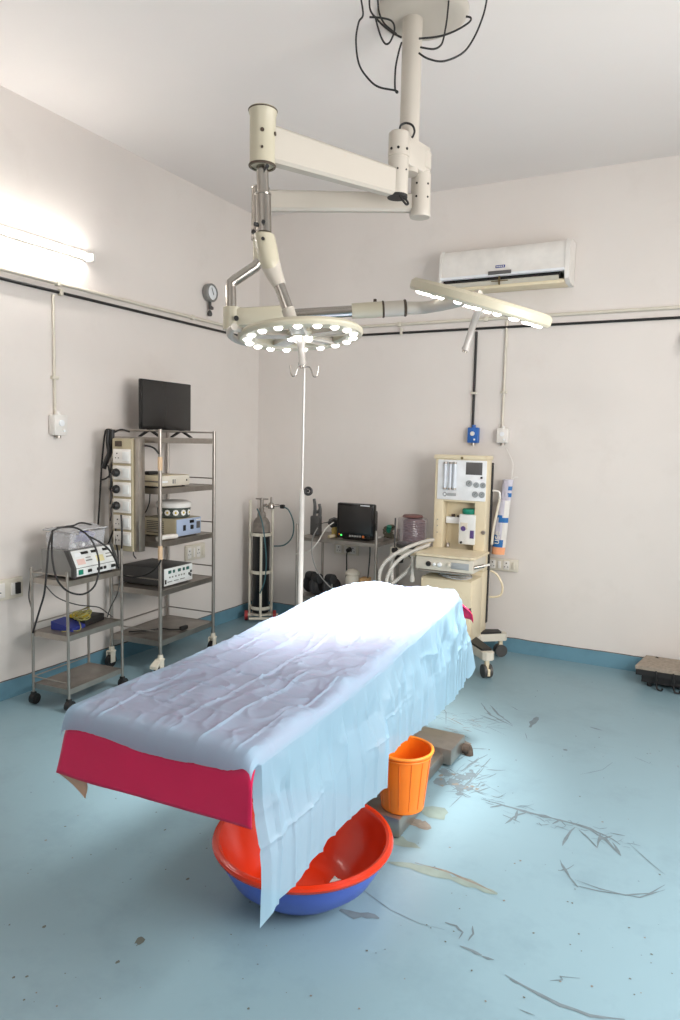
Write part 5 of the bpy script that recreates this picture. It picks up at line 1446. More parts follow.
for k, z in ((1, 0.147), (2, 0.039), (3, -0.069)):
    t = thing('power_plug', eb_rot @ Vector((-0.055, -0.061, z)), 'round black plug in the extension board, %s of three plugs from the top' % {1: 'uppermost', 2: 'middle', 3: 'lowest'}[k], 'plug')
    t.rotation_euler = (0, 0, R(3)); t['group'] = 'black plugs in the extension board'
    b = MB(); b.lathe((0, 0, 0), [(0, 0), (0.026, 0), (0.028, 0.006), (0.026, 0.02), (0.016, 0.034), (0, 0.038)], (0, -1, 0), 18); b.build('plug_body', 'black', t)
    b = MB(); b.sweep([(0, -0.03, 0), (0, -0.055, -0.012), (0.002, -0.058, -0.06), (-0.012, -0.05, -0.095)], 0.0048, 8); b.build('lead', 'black', t)
cable('power_lead', [(0.339, -1.965, 1.634), (0.271, -1.969, 1.647), (0.205, -1.965, 1.63), (0.185, -1.969, 1.641), (0.138, -1.965, 1.645), (0.123, -1.969, 1.609), (0.105, -1.965, 1.526), (0.093, -1.969, 1.407), (0.076, -1.965, 1.269), (0.066, -1.969, 1.111), (0.047, -1.965, 0.969)], 0.006, 'black', 'black lead hung over the rack top rail and dropping furthest left')
cable('cable_bundle', [(0.187, -1.965, 1.646), (0.184, -1.969, 1.574), (0.167, -1.965, 1.501), (0.146, -1.969, 1.455), (0.116, -1.965, 1.408), (0.11, -1.969, 1.385)], 0.017, 'black', 'thick bundle of black leads hanging at the top left corner of the tall rack')
cable('cable_bundle', [(0.171, -1.985, 1.64), (0.168, -1.989, 1.564), (0.175, -1.985, 1.492), (0.16, -1.989, 1.437)], 0.012, 'black', 'second thinner bundle of black leads beside the thick one at the rack corner')
cable('power_lead', [(0.283, -1.965, 1.459), (0.232, -1.969, 1.453), (0.203, -1.965, 1.411), (0.182, -1.969, 1.356), (0.128, -1.965, 1.322), (0.096, -1.969, 1.311)], 0.006, 'black', 'black lead from the top power module running left past the rack post')
cable('power_lead', [(0.147, -1.965, 1.409), (0.169, -1.969, 1.346), (0.183, -1.965, 1.283), (0.168, -1.969, 1.255), (0.189, -1.965, 1.201), (0.223, -1.969, 1.112), (0.212, -1.965, 1.019), (0.177, -1.969, 0.942), (0.135, -1.965, 0.864)], 0.006, 'black', 'black lead winding down between the rack post and the extension board')
cable('power_lead', [(0.193, -1.965, 1.583), (0.202, -1.969, 1.484), (0.178, -1.965, 1.401), (0.157, -1.969, 1.328)], 0.006, 'black', 'short black lead beside the cream junction at the top of the extension board')
cable('power_lead', [(0.316, -2.02, 1.095), (0.326, -2.024, 0.997), (0.321, -2.02, 0.905), (0.318, -2.024, 0.815), (0.325, -2.02, 0.742)], 0.006, 'black', 'black lead falling past the lower power modules of the extension board')
cable('power_lead', [(0.247, -2.0, 1.025), (0.252, -2.004, 0.916), (0.264, -2.0, 0.843), (0.275, -2.004, 0.753)], 0.005, 'black', 'black lead hanging left of the lower power modules')
cable('power_lead', [(0.367, -1.965, 0.867), (0.375, -1.969, 0.827), (0.393, -1.965, 0.805)], 0.004, 'black', 'short dark wire hanging from the bottom of the extension board')
cable('power_lead', [(0.385, -1.93, 1.542), (0.431, -1.9, 1.545), (0.471, -1.88, 1.531), (0.507, -1.875, 1.496)], 0.006, 'black', 'black lead curving from the extension board to the front post of the rack')
cable('power_lead', [(0.407, -1.85, 1.225), (0.401, -1.85, 1.169), (0.376, -1.85, 1.113), (0.346, -1.85, 1.083)], 0.004, 'black', 'black wire hanging below the second rack shelf')
cable('power_lead', [(0.165, -1.9, 0.675), (0.26, -1.885, 0.655), (0.389, -1.88, 0.682), (0.486, -1.88, 0.74), (0.525, -1.875, 0.797)], 0.006, 'black', 'black lead drooping across the dark side of the white-fronted unit')

# devices on the rack shelves (front faces turned to the room)
def device(name, loc, sz, label, body, front, cat='medical device'):
    t = local_thing(name, loc, 3, label, cat)
    b = MB(); b.box((-sz[0] / 2, 0, sz[2] / 2 + 0.008), sz, 0.006); b.build('casing', body, t)
    b = MB(); b.box((0.002, 0, sz[2] / 2 + 0.008), (0.006, sz[1] - 0.006, sz[2] - 0.006), 0.003); b.build('front_panel', front, t)
    b = MB()
    for x in (-sz[0] + 0.03, -0.03):
        for y in (-sz[1] / 2 + 0.03, sz[1] / 2 - 0.03): b.tube((x, y, 0), (x, y, 0.01), 0.012, seg=10)
    b.build('feet', 'black', t)
    return t
def face(t, name, y, z, w, h, material, d=0.004):
    b = MB(); b.box((0.006, y, z), (d, w, h), min(w, h) * 0.1); return b.build(name, material, t)
t = device('endoscope_processor', (0.43, -1.635, 1.263), (0.22, 0.335, 0.075), 'flat cream electronic box on the second rack shelf under the television', 'cream', 'offwhite')
face(t, 'button', 0.13, 0.045, 0.012, 0.012, 'black'); face(t, 'key_row', -0.02, 0.04, 0.012, 0.03, 'grey'); face(t, 'key_row', 0.0, 0.04, 0.008, 0.03, 'grey'); face(t, 'badge_strip', -0.12, 0.04, 0.08, 0.012, 'panelgrey')
b = MB(); b.bb((0.30, -1.79, 1.348), (0.345, -1.70, 1.372), 0.006); tag(b.build('power_adapter', 'black', loc=(0.32, -1.75, 1.348)), 'small black adapter lying on the flat cream electronic box', 'adapter')
b = MB(); b.bb((0.31, -1.83, 1.2645), (0.43, -1.80, 1.275), 0.003); tag(b.build('black_probe', 'black', loc=(0.37, -1.81, 1.2645)), 'black stick lying on the second rack shelf beside the cream box', 'probe')
t = device('light_source', (0.435, -1.49, 0.906), (0.30, 0.285, 0.125), 'pale blue-fronted light source box on the third rack shelf', 'tan', 'bluegrey')
face(t, 'rocker_switch', -0.055, 0.065, 0.03, 0.04, 'black'); face(t, 'knob', 0.03, 0.065, 0.03, 0.03, 'black', 0.012); face(t, 'display', 0.03, 0.105, 0.05, 0.022, 'blackgloss'); face(t, 'outlet', 0.105, 0.075, 0.04, 0.05, 'lcd', 0.008); face(t, 'label_plate', 0.105, 0.112, 0.05, 0.008, 'white')
b = MB()
for k in range(7): b.box((-0.18, -0.1435, 0.03 + 0.013 * k), (0.15, 0.003, 0.006))
b.build('vent_slats', 'darkgrey', t)
PT = thing('enamel_pot', (0.33, -1.525, 1.0405), 'round pot with daisy pattern and white lid on the pale blue light source', 'pot')
b = MB(); b.lathe((0.33, -1.525, 1.041), [(0, 0), (0.10, 0), (0.112, 0.008), (0.117, 0.07), (0.0, 0.07)], seg=40); b.build('pot_body', 'pot', PT, world=True)
b = MB(); b.lathe((0.33, -1.525, 1.112), [(0, 0), (0.118, 0), (0.126, 0.004), (0.126, 0.030), (0.118, 0.040), (0.1, 0.046), (0, 0.05)], seg=40); b.build('lid', 'white', PT, world=True)
for a in (-1.25, -0.75, -0.25, 0.25, -1.75):
    b = MB(); v = Vector((math.cos(a), math.sin(a), 0)); c0 = Vector((0.33, -1.525, 1.08)); up = Vector((0, 0, 1)); sd_ = Vector((-v.y, v.x, 0))
    for q in range(8):
        p = c0 + v * 0.1165 + (up * math.sin(q * PI / 4) + sd_ * math.cos(q * PI / 4)) * 0.0135
        b.lathe(p - v * 0.002, [(0.0, 0), (0.0085, 0.001), (0.006, 0.004), (0, 0.005)], v, 8)
    b.m = 1; b.lathe(c0 + v * 0.1165, [(0.008, 0), (0.007, 0.004), (0, 0.006)], v, 10)
    b.build('daisy', ['white', 'yellow'], PT, world=True)
b = MB(); b.sweep([(0.455, -1.83, 0.925), (0.453, -1.75, 0.93), (0.452, -1.64, 0.925)], 0.017, 12); tag(b.build('gauze_roll', 'tissue', loc=(0.45, -1.74, 0.908)), 'white gauze roll lying on the third rack shelf edge', 'gauze')
t = device('insufflator', (0.435, -1.60, 0.577), (0.36, 0.32, 0.125), 'black-cased unit with white front panel and teal displays on the fourth rack shelf', 'darkgrey', 'panelwhite')
for y in (-0.10, -0.055, 0.005, 0.055, 0.10): face(t, 'display', y, 0.103, 0.032 if y not in (-0.055, 0.055) else 0.022, 0.022, 'displaygreen')
for y in (-0.10, -0.07, -0.035, 0.0, 0.03, 0.06): face(t, 'key', y, 0.066, 0.014, 0.011, 'grey')
for y in (-0.1, -0.03, 0.04): face(t, 'label_plate', y, 0.036, 0.05, 0.006, 'grey')
for y, z in ((0.115, 0.06), (0.13, 0.05), (0.135, 0.075)): face(t, 'connector', y, z, 0.014, 0.018, 'darkgrey', 0.014)
face(t, 'power_switch', -0.145, 0.04, 0.016, 0.03, 'black')
cable('power_lead', [(0.16, -1.80, 0.242), (0.24, -1.72, 0.241), (0.30, -1.62, 0.243), (0.36, -1.60, 0.241), (0.42, -1.56, 0.242)], 0.006, 'black', 'black lead with plug lying on the bottom rack shelf')
b = MB(); b.box((0.43, -1.535, 0.25), (0.03, 0.07, 0.03), 0.008); tag(b.build('lead_plug', 'black', loc=(0.43, -1.535, 0.235)), 'black plug end on the bottom rack shelf', 'plug')

# ------------------------------------------------------------------ oxygen cylinder on its stand
CY = thing('oxygen_cylinder', (0.22, -0.25, 0.06), 'black oxygen cylinder with worn grey shoulder in the room corner', 'gas cylinder')
cc = Vector((0.215, -0.245, 0))
b = MB(); b.lathe(cc + Vector((0, 0, 0.075)), [(0, 0), (0.07, 0), (0.076, 0.01), (0.076, 0.72), (0.0, 0.72)], seg=36); b.build('cylinder_body', 'cylblack', CY, world=True)
b = MB(); b.lathe(cc + Vector((0, 0, 0.795)), [(0.0763, 0), (0.0765, 0.05), (0.072, 0.085), (0.056, 0.115), (0.045, 0.125), (0.038, 0.13), (0.036, 0.165), (0.03, 0.175), (0, 0.18)], seg=36); b.build('shoulder', 'cylgrey', CY, world=True)
b = MB(); b.lathe(cc + Vector((0, 0, 0.972)), [(0, 0), (0.022, 0), (0.024, 0.03), (0.016, 0.04), (0.016, 0.1), (0.02, 0.105), (0.018, 0.12), (0, 0.125)], seg=18); b.tube(cc + Vector((-0.05, -0.02, 1.085)), cc + Vector((0.055, 0.02, 1.085)), 0.006); b.tube(cc + Vector((0, 0, 1.02)), cc + Vector((0.02, 0.05, 1.03)), 0.012); b.build('valve', 'darksteel', CY, world=True)
RG = thing('regulator', (0.30, -0.19, 1.0), 'steel regulator with small gauge and black flow head beside the cylinder valve', 'regulator')
b = MB(); b.tube(cc + Vector((0.025, 0.03, 1.02)), (0.345, -0.16, 1.03), 0.011); b.lathe((0.285, -0.20, 1.0), [(0, 0), (0.028, 0), (0.03, 0.02), (0.02, 0.05), (0.008, 0.055), (0.008, 0.1), (0, 0.105)], seg=18); b.build('regulator_body', 'chrome', RG, world=True)
b = MB(); b.box((0.37, -0.15, 1.02), (0.04, 0.035, 0.035), 0.008); b.build('flow_head', 'black', RG, world=True)
cable('oxygen_hose', [(0.375, -0.155, 1.02), (0.43, -0.14, 0.99), (0.475, -0.13, 0.88), (0.47, -0.14, 0.76), (0.41, -0.17, 0.685), (0.32, -0.2, 0.67)], 0.006, 'teal', 'dark teal hose looping from the regulator beside the cylinder', 'hose')
cable('oxygen_hose', [(0.205, -0.30, 1.0), (0.25, -0.33, 0.96), (0.30, -0.345, 0.85), (0.335, -0.345, 0.6), (0.33, -0.35, 0.4), (0.285, -0.36, 0.27)], 0.006, 'teal', 'dark teal hose hanging down in front of the cylinder stand', 'hose')
CS = thing('cylinder_stand', (0.215, -0.245, 0), 'ivory tube stand with rings and red wheels holding the black cylinder', 'stand')
vdir = Vector((0.56, -0.83, 0)); sdir = Vector((0.83, 0.56, 0))
fr = cc + vdir * 0.096; lf = cc - sdir * 0.097 - vdir * 0.02; rt_ = cc + sdir * 0.097 - vdir * 0.02
for p, ztop in ((fr, 0.77), (lf, 1.07), (rt_, 1.05)):
    b = MB(); b.tube(p + Vector((0, 0, 0.03)), p + Vector((0, 0, ztop)), 0.0115, seg=14); b.build('upright', 'frameivory', CS, world=True)
for z in (0.12, 0.44, 0.775):
    b = MB(); b.rings([(cc + Vector((0, 0, z + dz)), Vector((1, 0, 0)), Vector((0, 1, 0)), r_) for r_, dz in ((0.083, -0.014), (0.0895, -0.014), (0.0895, 0.014), (0.083, 0.014), (0.083, -0.014))], 40, False); b.build('ring_band', 'frameivory', CS, world=True)
b = MB(); b.lathe(cc + Vector((0, 0, 0.055)), [(0, 0), (0.085, 0), (0.085, 0.014), (0, 0.014)], seg=30); b.build('base_plate', 'frameivory', CS, world=True)
b = MB(); b.tube(lf + vdir * 0.03 - sdir * 0.02 + Vector((0, 0, 0.05)), rt_ + vdir * 0.03 + sdir * 0.06 + Vector((0, 0, 0.05)), 0.012); b.tube(fr - sdir * 0.1 + Vector((0, 0, 0.035)), fr + sdir * 0.1 + Vector((0, 0, 0.035)), 0.012); b.build('base_bar', 'frameivory', CS, world=True)
for s_ in (-1, 1):
    p = cc + sdir * 0.125 * s_ + vdir * 0.01 + Vector((0, 0, 0.046))
    b = MB(); b.tube(p - sdir * 0.014, p + sdir * 0.014, 0.044, seg=24); b.build('wheel', 'red', CS, world=True)

# ------------------------------------------------------------------ drip stand
IV = thing('drip_stand', (1.47, -1.66, 0), 'slim white drip stand with two hooks behind the draped table', 'drip stand')
b = MB(); b.tube((1.47, -1.66, 0.09), (1.47, -1.66, 1.30), 0.0165, seg=20); b.build('lower_tube', 'standwhite', IV, world=True)
b = MB(); b.tube((1.47, -1.66, 1.28), (1.47, -1.66, 2.06), 0.0085, seg=14); b.build('upper_rod', 'chromelight', IV, world=True)
hd = Vector((0.87, 0.48, 0))
for s_ in (-1, 1):
    b = MB(); P0 = Vector((1.47, -1.66, 2.045)); b.sweep([P0, P0 + hd * 0.03 * s_ + Vector((0, 0, 0.004)), P0 + hd * 0.045 * s_ + Vector((0, 0, -0.02)), P0 + hd * 0.055 * s_ + Vector((0, 0, -0.05)), P0 + hd * 0.072 * s_ + Vector((0, 0, -0.054)), P0 + hd * 0.082 * s_ + Vector((0, 0, -0.03)), P0 + hd * 0.086 * s_ + Vector((0, 0, 0.01))], 0.0035, 8, 5); b.build('hook', 'chrome', IV, world=True)
b = MB(); b.torus((1.505, -1.645, 1.292), (0.5, -0.87, 0.1), 0.02, 0.009, 24, 8); b.tube((1.47, -1.66, 1.29), (1.51, -1.642, 1.293), 0.008); b.build('clamp_knob', 'black', IV, world=True)
for k in range(5):
    a = 2 * PI * k / 5 + 0.3
    v = Vector((math.cos(a), math.sin(a), 0)); b = MB(); b.tube(Vector((1.47, -1.66, 0.10)), Vector((1.47, -1.66, 0.065)) + v * 0.27, 0.013); b.build('leg', 'white', IV, world=True)
    b = MB(); p = Vector((1.47, -1.66, 0.029)) + v * 0.275; b.tube(p - Vector((-v.y, v.x, 0)) * 0.012, p + Vector((-v.y, v.x, 0)) * 0.012, 0.028, seg=18); b.tube(p + Vector((0, 0, 0.02)), p + Vector((0, 0, 0.045)), 0.01); b.build('caster', 'black', IV, world=True)

# ------------------------------------------------------------------ monitor table with its clutter
MT_ = thing('steel_table', (0.74, -0.50, 0), 'steel side table against the back wall carrying the patient monitor', 'table')
tw, tl = 0.71, 0.43
for zt in (0.82, 0.335): shelf(MT_, tw, tl, zt, 0.026, 'steelshelf')
for (x, y, zt) in ((0, 0, 0.93), (tw, 0, 0.925), (tw, tl, 0.90), (0, tl, 0.82)):
    b = MB(); b.tube((x, y, 0.05), (x, y, zt), 0.012, seg=14); b.build('post', 'steel', MT_)
    b = MB(); b.tube((x - 0.012, y, 0.027), (x + 0.012, y, 0.027), 0.026, seg=18); b.tube((x, y, 0.03), (x, y, 0.06), 0.01); b.build('caster', 'black', MT_)

PM = local_thing('patient_monitor', (1.215, -0.36, 0.823), 2, 'black patient monitor with dark screen on the steel side table', 'monitor')
b = MB(); b.box((0, -0.02, 0.15), (0.325, 0.06, 0.285), 0.014); b.box((0.0, 0.06, 0.13), (0.27, 0.11, 0.21), 0.02); b.bb((-0.12, -0.03, 0.0), (0.12, 0.1, 0.03), 0.008); b.build('housing', 'blackgloss', PM)
b = MB(); b.box((0, -0.0508, 0.165), (0.285, 0.003, 0.215), 0.001); b.build('screen', 'screen', PM)
b = MB(); b.box((0.085, -0.051, 0.279), (0.08, 0.003, 0.007), 0.0005); b.build('label_strip', 'panelgrey', PM)
for k, x in enumerate((-0.04, -0.018, 0.004, 0.026, 0.048)):
    b = MB(); b.box((x, -0.0515, 0.032), (0.017, 0.004, 0.014), 0.001); b.build('button', 'grey', PM)
b = MB(); b.box((0.075, -0.0515, 0.032), (0.018, 0.004, 0.018), 0.002); b.build('button', 'ledamber', PM)
b = MB(); b.box((-0.135, -0.0515, 0.04), (0.012, 0.004, 0.012), 0.002); b.build('button', 'ledamber', PM)
b = MB(); b.box((-0.117, -0.0515, 0.034), (0.014, 0.004, 0.012), 0.002); b.build('indicator', 'ledgreen', PM)
b = MB(); b.lathe((0.122, -0.05, 0.032), [(0.013, 0), (0.013, 0.012), (0.01, 0.015), (0, 0.016)], (0, -1, 0), 20); b.build('dial', 'black', PM)

HB = thing('instrument_holder', (0.815, -0.33, 0.8225), 'dark grey pronged plastic holder standing left on the steel side table', 'holder')
b = MB(); b.bb((0.775, -0.36, 0.823), (0.86, -0.30, 0.985), 0.01); b.build('block', 'darkgrey', HB, world=True)
for x, h in ((0.80, 0.14), (0.85, 0.10)):
    b = MB(); b.sweep([(x, -0.33, 0.97), (x + 0.004, -0.33, 0.985 + h * 0.5), (x - 0.006, -0.33, 0.985 + h)], lambda t_: 0.015 - 0.003 * t_, 12, 4); b.build('prong', 'darkgrey', HB, world=True)
b = MB(); b.sweep([(0.80, -0.33, 1.03), (0.825, -0.33, 1.015), (0.85, -0.33, 1.035)], 0.013, 12, 4); b.build('yoke', 'darkgrey', HB, world=True)
RM = thing('breathing_mask', (0.99, -0.33, 0.823), 'black rubber mask bulb with yellowish connectors left of the patient monitor', 'mask')
b = MB(); b.lathe((0.985, -0.33, 0.935), [(0, -0.035), (0.03, -0.03), (0.05, -0.005), (0.047, 0.02), (0.03, 0.034), (0, 0.04)], (0.3, -0.3, 1), 24); b.build('bulb', 'black', RM, world=True)
b = MB(); b.lathe((1.0, -0.34, 0.823), [(0, 0), (0.026, 0), (0.03, 0.02), (0.024, 0.04), (0.03, 0.06), (0.02, 0.085), (0, 0.09)], seg=18); b.build('connector', 'ochre', RM, world=True)
b = MB(); b.tube((1.02, -0.38, 0.84), (1.0, -0.44, 0.835), 0.014, seg=14); b.build('elbow', 'tan', RM, world=True)
for k, pts in enumerate(([(0.86, -0.38, 0.92), (0.93, -0.42, 0.94), (0.99, -0.44, 0.955), (1.03, -0.42, 0.99), (1.06, -0.38, 0.97)],
                         [(1.02, -0.40, 0.95), (0.98, -0.46, 0.9), (0.95, -0.53, 0.80), (0.88, -0.55, 0.72), (0.80, -0.54, 0.70), (0.74, -0.535, 0.68)],
                         [(0.90, -0.45, 0.90), (0.905, -0.54, 0.82), (0.91, -0.55, 0.70), (0.96, -0.55, 0.57), (1.05, -0.54, 0.47), (1.12, -0.53, 0.42)])):
    cable('sensor_lead', pts, 0.0045, ('darkgrey', 'hose', 'grey')[k], ('dark sensor lead arching from the holder to the patient monitor', 'pale sensor lead trailing from the mask off the table front', 'grey sensor lead drooping in front of the steel side table')[k], 'cable')
for k, (x0, pts_) in enumerate(((1.30, [(1.30, -0.30, 0.81), (1.305, -0.30, 0.7), (1.30, -0.31, 0.55), (1.29, -0.30, 0.47)]), (1.35, [(1.34, -0.28, 0.81), (1.345, -0.28, 0.7), (1.37, -0.29, 0.55), (1.385, -0.30, 0.42)]))):
    cable('monitor_lead', [(x0, -0.22, 0.83)] * 0 + pts_, 0.006, 'black', ('black lead hanging under the patient monitor by the tan carton', 'black lead hanging nearest the right table post')[k])
for k, (x, y, rx) in enumerate(((0.765, -0.33, 0.0), (0.865, -0.40, 0.2), (0.965, -0.35, -0.15))):
    b = MB()
    for q in range(4): b.torus((x + 0.012 * q, y + 0.008 * q, 0.410), (0.9, -0.25 + rx * 0.3, 0.1), 0.060 - 0.004 * (q % 2), 0.0135, 28, 8)
    b.lathe((x + 0.0, y, 0.472), [(0, -0.02), (0.04, -0.018), (0.043, 0.0), (0.04, 0.05), (0, 0.055)], (0.9, -0.25 + rx * 0.3, 0.1), 20)
    tag(b.build('black_pouch', 'blackcloth', loc=(x, y, 0.34)), 'rounded black pouch on the lower table shelf, %s of three' % ('leftmost', 'middle', 'rightmost')[k], 'pouch', 'black pouches on the lower table shelf')
JR = thing('absorber_jar', (1.17, -0.33, 0.337), 'round translucent white jar on the lower shelf under the patient monitor', 'jar')
b = MB(); b.lathe((1.17, -0.33, 0.337), [(0, 0), (0.05, 0), (0.058, 0.01), (0.06, 0.157), (0.05, 0.187), (0.04, 0.192), (0, 0.192)], seg=30); b.build('jar_body', 'offwhite', JR, world=True)
b = MB(); b.lathe((1.17, -0.33, 0.53), [(0, 0), (0.062, 0), (0.064, 0.012), (0.05, 0.03), (0.02, 0.045), (0, 0.047)], seg=30); b.build('lid', 'offwhite', JR, world=True)
b = MB(); b.box((1.185, -0.392, 0.465), (0.04, 0.012, 0.024), 0.003); b.build('label_plate', 'white', JR, world=True)
b = MB(); b.bb((1.235, -0.34, 0.337), (1.305, -0.26, 0.51), 0.003); b.m = 1; b.bb((1.24, -0.341, 0.43), (1.30, -0.3405, 0.46))
tag(b.build('carton', ['carton', 'tanback'], loc=(1.26, -0.3, 0.337)), 'small tan carton right of the white jar on the lower shelf', 'carton')
HP = thing('tubing_heap', (1.395, -0.2, 0.823), 'heap of olive and green breathing tubing right of the patient monitor', 'tubing')
b = MB()
rh = random.Random(21)
for k in range(9):
    c = Vector((1.43 + rh.uniform(-0.012, 0.012), -0.2 + rh.uniform(-0.05, 0.05), 0.845 + 0.011 * k))
    b.torus(c, (rh.uniform(-0.6, 0.6), rh.uniform(-0.6, 0.6), 1), 0.04 - 0.002 * k, 0.0085, 22, 7)
b.build('coil', 'olive', HP, world=True)
b = MB(); b.tube((1.44, -0.26, 0.89), (1.46, -0.28, 0.94), 0.018, 0.02, seg=16); b.build('connector', 'green', HP, world=True)
b = MB(); b.tube((1.34, -0.32, 0.838), (1.40, -0.30, 0.852), 0.008, seg=12); b.build('tube_end', 'white', HP, world=True)

# ------------------------------------------------------------------ anaesthesia machine
AM = thing('anaesthesia_machine', (2.05, -0.33, 0), 'tall cream anaesthesia machine with gauge panel and drawers by the back wall', 'anaesthesia machine')
def am(b, name, mats, label=None, parent=None):
    o = b.build(name, mats, AM, world=True)
    if parent is not None: o.parent = parent
    if label: o['label'] = label
    return o
XA, XB = 1.838, 2.245
b = MB()
b.bb((XA, -0.31, 0.66), (XA + 0.075, -0.20, 1.50), 0.008); b.bb((XB - 0.088, -0.31, 0.66), (XB, -0.20, 1.50), 0.008)
b.bb((XA + 0.06, -0.21, 0.66), (XB - 0.07, -0.175, 1.48), 0.003)
b.bb((XA, -0.325, 0.155), (XB, -0.18, 0.66), 0.006)
b.bb((XA + 0.06, -0.308, 1.17), (XB - 0.07, -0.20, 1.49), 0.003)
b.bb((XA - 0.012, -0.318, 1.488), (XB + 0.008, -0.19, 1.522), 0.010)
am(b, 'column', 'cream')
b = MB(); b.bb((XB - 0.03, -0.199, 0.25), (XB + 0.007, -0.165, 1.47), 0.003); am(b, 'side_rail', 'black')
b = MB(); b.bb((1.862, -0.3175, 1.185), (2.238, -0.305, 1.485), 0.004); gp = am(b, 'gauge_panel', 'panelgrey')
def pan(name, x, z, w, h, material, d=0.004, bev=0.001):
    b = MB(); b.box((x, -0.3185, z), (w, d, h), bev); return am(b, name, material, None, gp)
pan('display', 2.145, 1.425, 0.125, 0.092, 'lcd')
for x in (1.925, 1.965, 2.0): 
    b = MB(); b.tube((x, -0.326, 1.275), (x, -0.326, 1.455), 0.0105 if x < 2 else 0.013, seg=14); b.m = 1; b.tube((x, -0.326, 1.455), (x, -0.326, 1.468), 0.014, seg=14); b.tube((x, -0.326, 1.262), (x, -0.326, 1.275), 0.015, seg=14)
    am(b, 'flow_tube', ['flowglass', 'steel'], None, gp)
for (x, z, r_) in ((2.12, 1.315, 0.022), (2.163, 1.33, 0.0), (2.175, 1.305, 0.019), (2.225, 1.305, 0.019), (2.168, 1.235, 0.021), (2.22, 1.235, 0.021)):
    if r_ == 0: continue
    x -= 0.008
    b = MB(); b.lathe((x, -0.317, z), [(r_ + 0.002, 0), (r_ + 0.002, 0.006), (r_ - 0.003, 0.008), (r_ - 0.004, 0.005), (0, 0.005)], (0, -1, 0), 24); b.m = 1; b.box((x, -0.3225, z + r_ * 0.2), (0.0022, 0.001, r_ * 1.0), 0, Matrix.Rotation(0.6, 3, 'Y'))
    am(b, 'pressure_dial', ['greyring', 'darkgrey'], None, gp)
b = MB(); b.lathe((2.205, -0.317, 1.36), [(0.008, 0), (0.008, 0.01), (0.006, 0.013), (0, 0.013)], (0, -1, 0), 16); am(b, 'knob', 'black', None, gp)
b = MB(); b.torus((1.925, -0.3185, 1.225), (0, -1, 0), 0.013, 0.004, 20, 6); am(b, 'emblem_ring', 'greyring', None, gp)
b = MB(); b.box((1.978, -0.3185, 1.225), (0.07, 0.003, 0.022), 0.003); am(b, 'emblem_plate', 'greyring', None, gp)
b = MB(); b.lathe((2.05, -0.318, 1.50), [(0.010, 0), (0.010, 0.005), (0, 0.007)], (0, -1, 0), 16); am(b, 'lock', 'brass')
b = MB(); b.lathe((2.232, -0.3105, 0.955), [(0.016, 0), (0.016, 0.006), (0.010, 0.008), (0.009, 0.004), (0, 0.004)], (0, -1, 0), 20); am(b, 'key_switch', 'steel')
b = MB()
for z in (0.93, 0.98, 1.03): b.lathe((1.872, -0.3105, z), [(0.005, 0), (0.004, 0.004), (0, 0.005)], (0, -1, 0), 10)
am(b, 'screw_row', 'steel')
# worktop with the front control strip
b = MB(); b.prism([(1.835, -0.66, 0.80), (1.86, -0.685, 0.80), (2.26, -0.685, 0.80), (2.285, -0.66, 0.80), (2.285, -0.31, 0.80), (1.835, -0.31, 0.80)], (0, 0, 0.016)); am(b, 'worktop', 'cream')
b = MB(); b.bb((1.845, -0.67, 0.70), (2.275, -0.36, 0.797), 0.010); ws = am(b, 'control_strip', 'offwhite')
for x, r_, mt in ((1.945, 0.019, 'black'), (2.03, 0.017, 'panelgrey'), (1.99, 0.011, 'panelgrey')):
    b = MB(); b.lathe((x, -0.669, 0.745), [(r_, 0), (r_, 0.008), (r_ * 0.7, 0.016), (0, 0.017)], (0, -1, 0), 20); am(b, 'port', mt, None, ws)
b = MB(); b.box((2.18, -0.6725, 0.748), (0.13, 0.006, 0.045), 0.003); am(b, 'keypad', 'greyring', None, ws)
b = MB(); b.lathe((2.10, -0.669, 0.75), [(0.014, 0), (0.016, 0.012), (0.01, 0.022), (0, 0.023)], (0, -1, 0), 20); am(b, 'knob', 'offwhite', None, ws)
b = MB(); b.bb((1.86, -0.668, 0.683), (2.255, -0.64, 0.699), 0.005); am(b, 'grip_bar', 'steel', None, ws)
b = MB(); b.tube((2.275, -0.65, 0.745), (2.335, -0.615, 0.76), 0.013, seg=16); b.m = 1; b.tube((2.33, -0.618, 0.759), (2.37, -0.595, 0.769), 0.008, seg=12); am(b, 'side_handle', ['chrome', 'white'], None, ws)
# cabinet with drawers
b = MB(); b.bb((1.862, -0.585, 0.185), (2.25, -0.33, 0.635), 0.012); am(b, 'cabinet', 'cream')
for z0, z1 in ((0.425, 0.63), (0.195, 0.41)):
    b = MB(); b.bb((1.866, -0.605, z0), (2.246, -0.583, z1), 0.008); dr = am(b, 'drawer', 'cream')
    b = MB(); b.bb((2.233, -0.6065, z0 + 0.004), (2.2475, -0.583, z0 + 0.018), 0.002); am(b, 'latch', 'black', None, dr)
b = MB(); b.bb((1.872, -0.588, 0.411), (2.249, -0.582, 0.424)); am(b, 'drawer_gap', 'black')
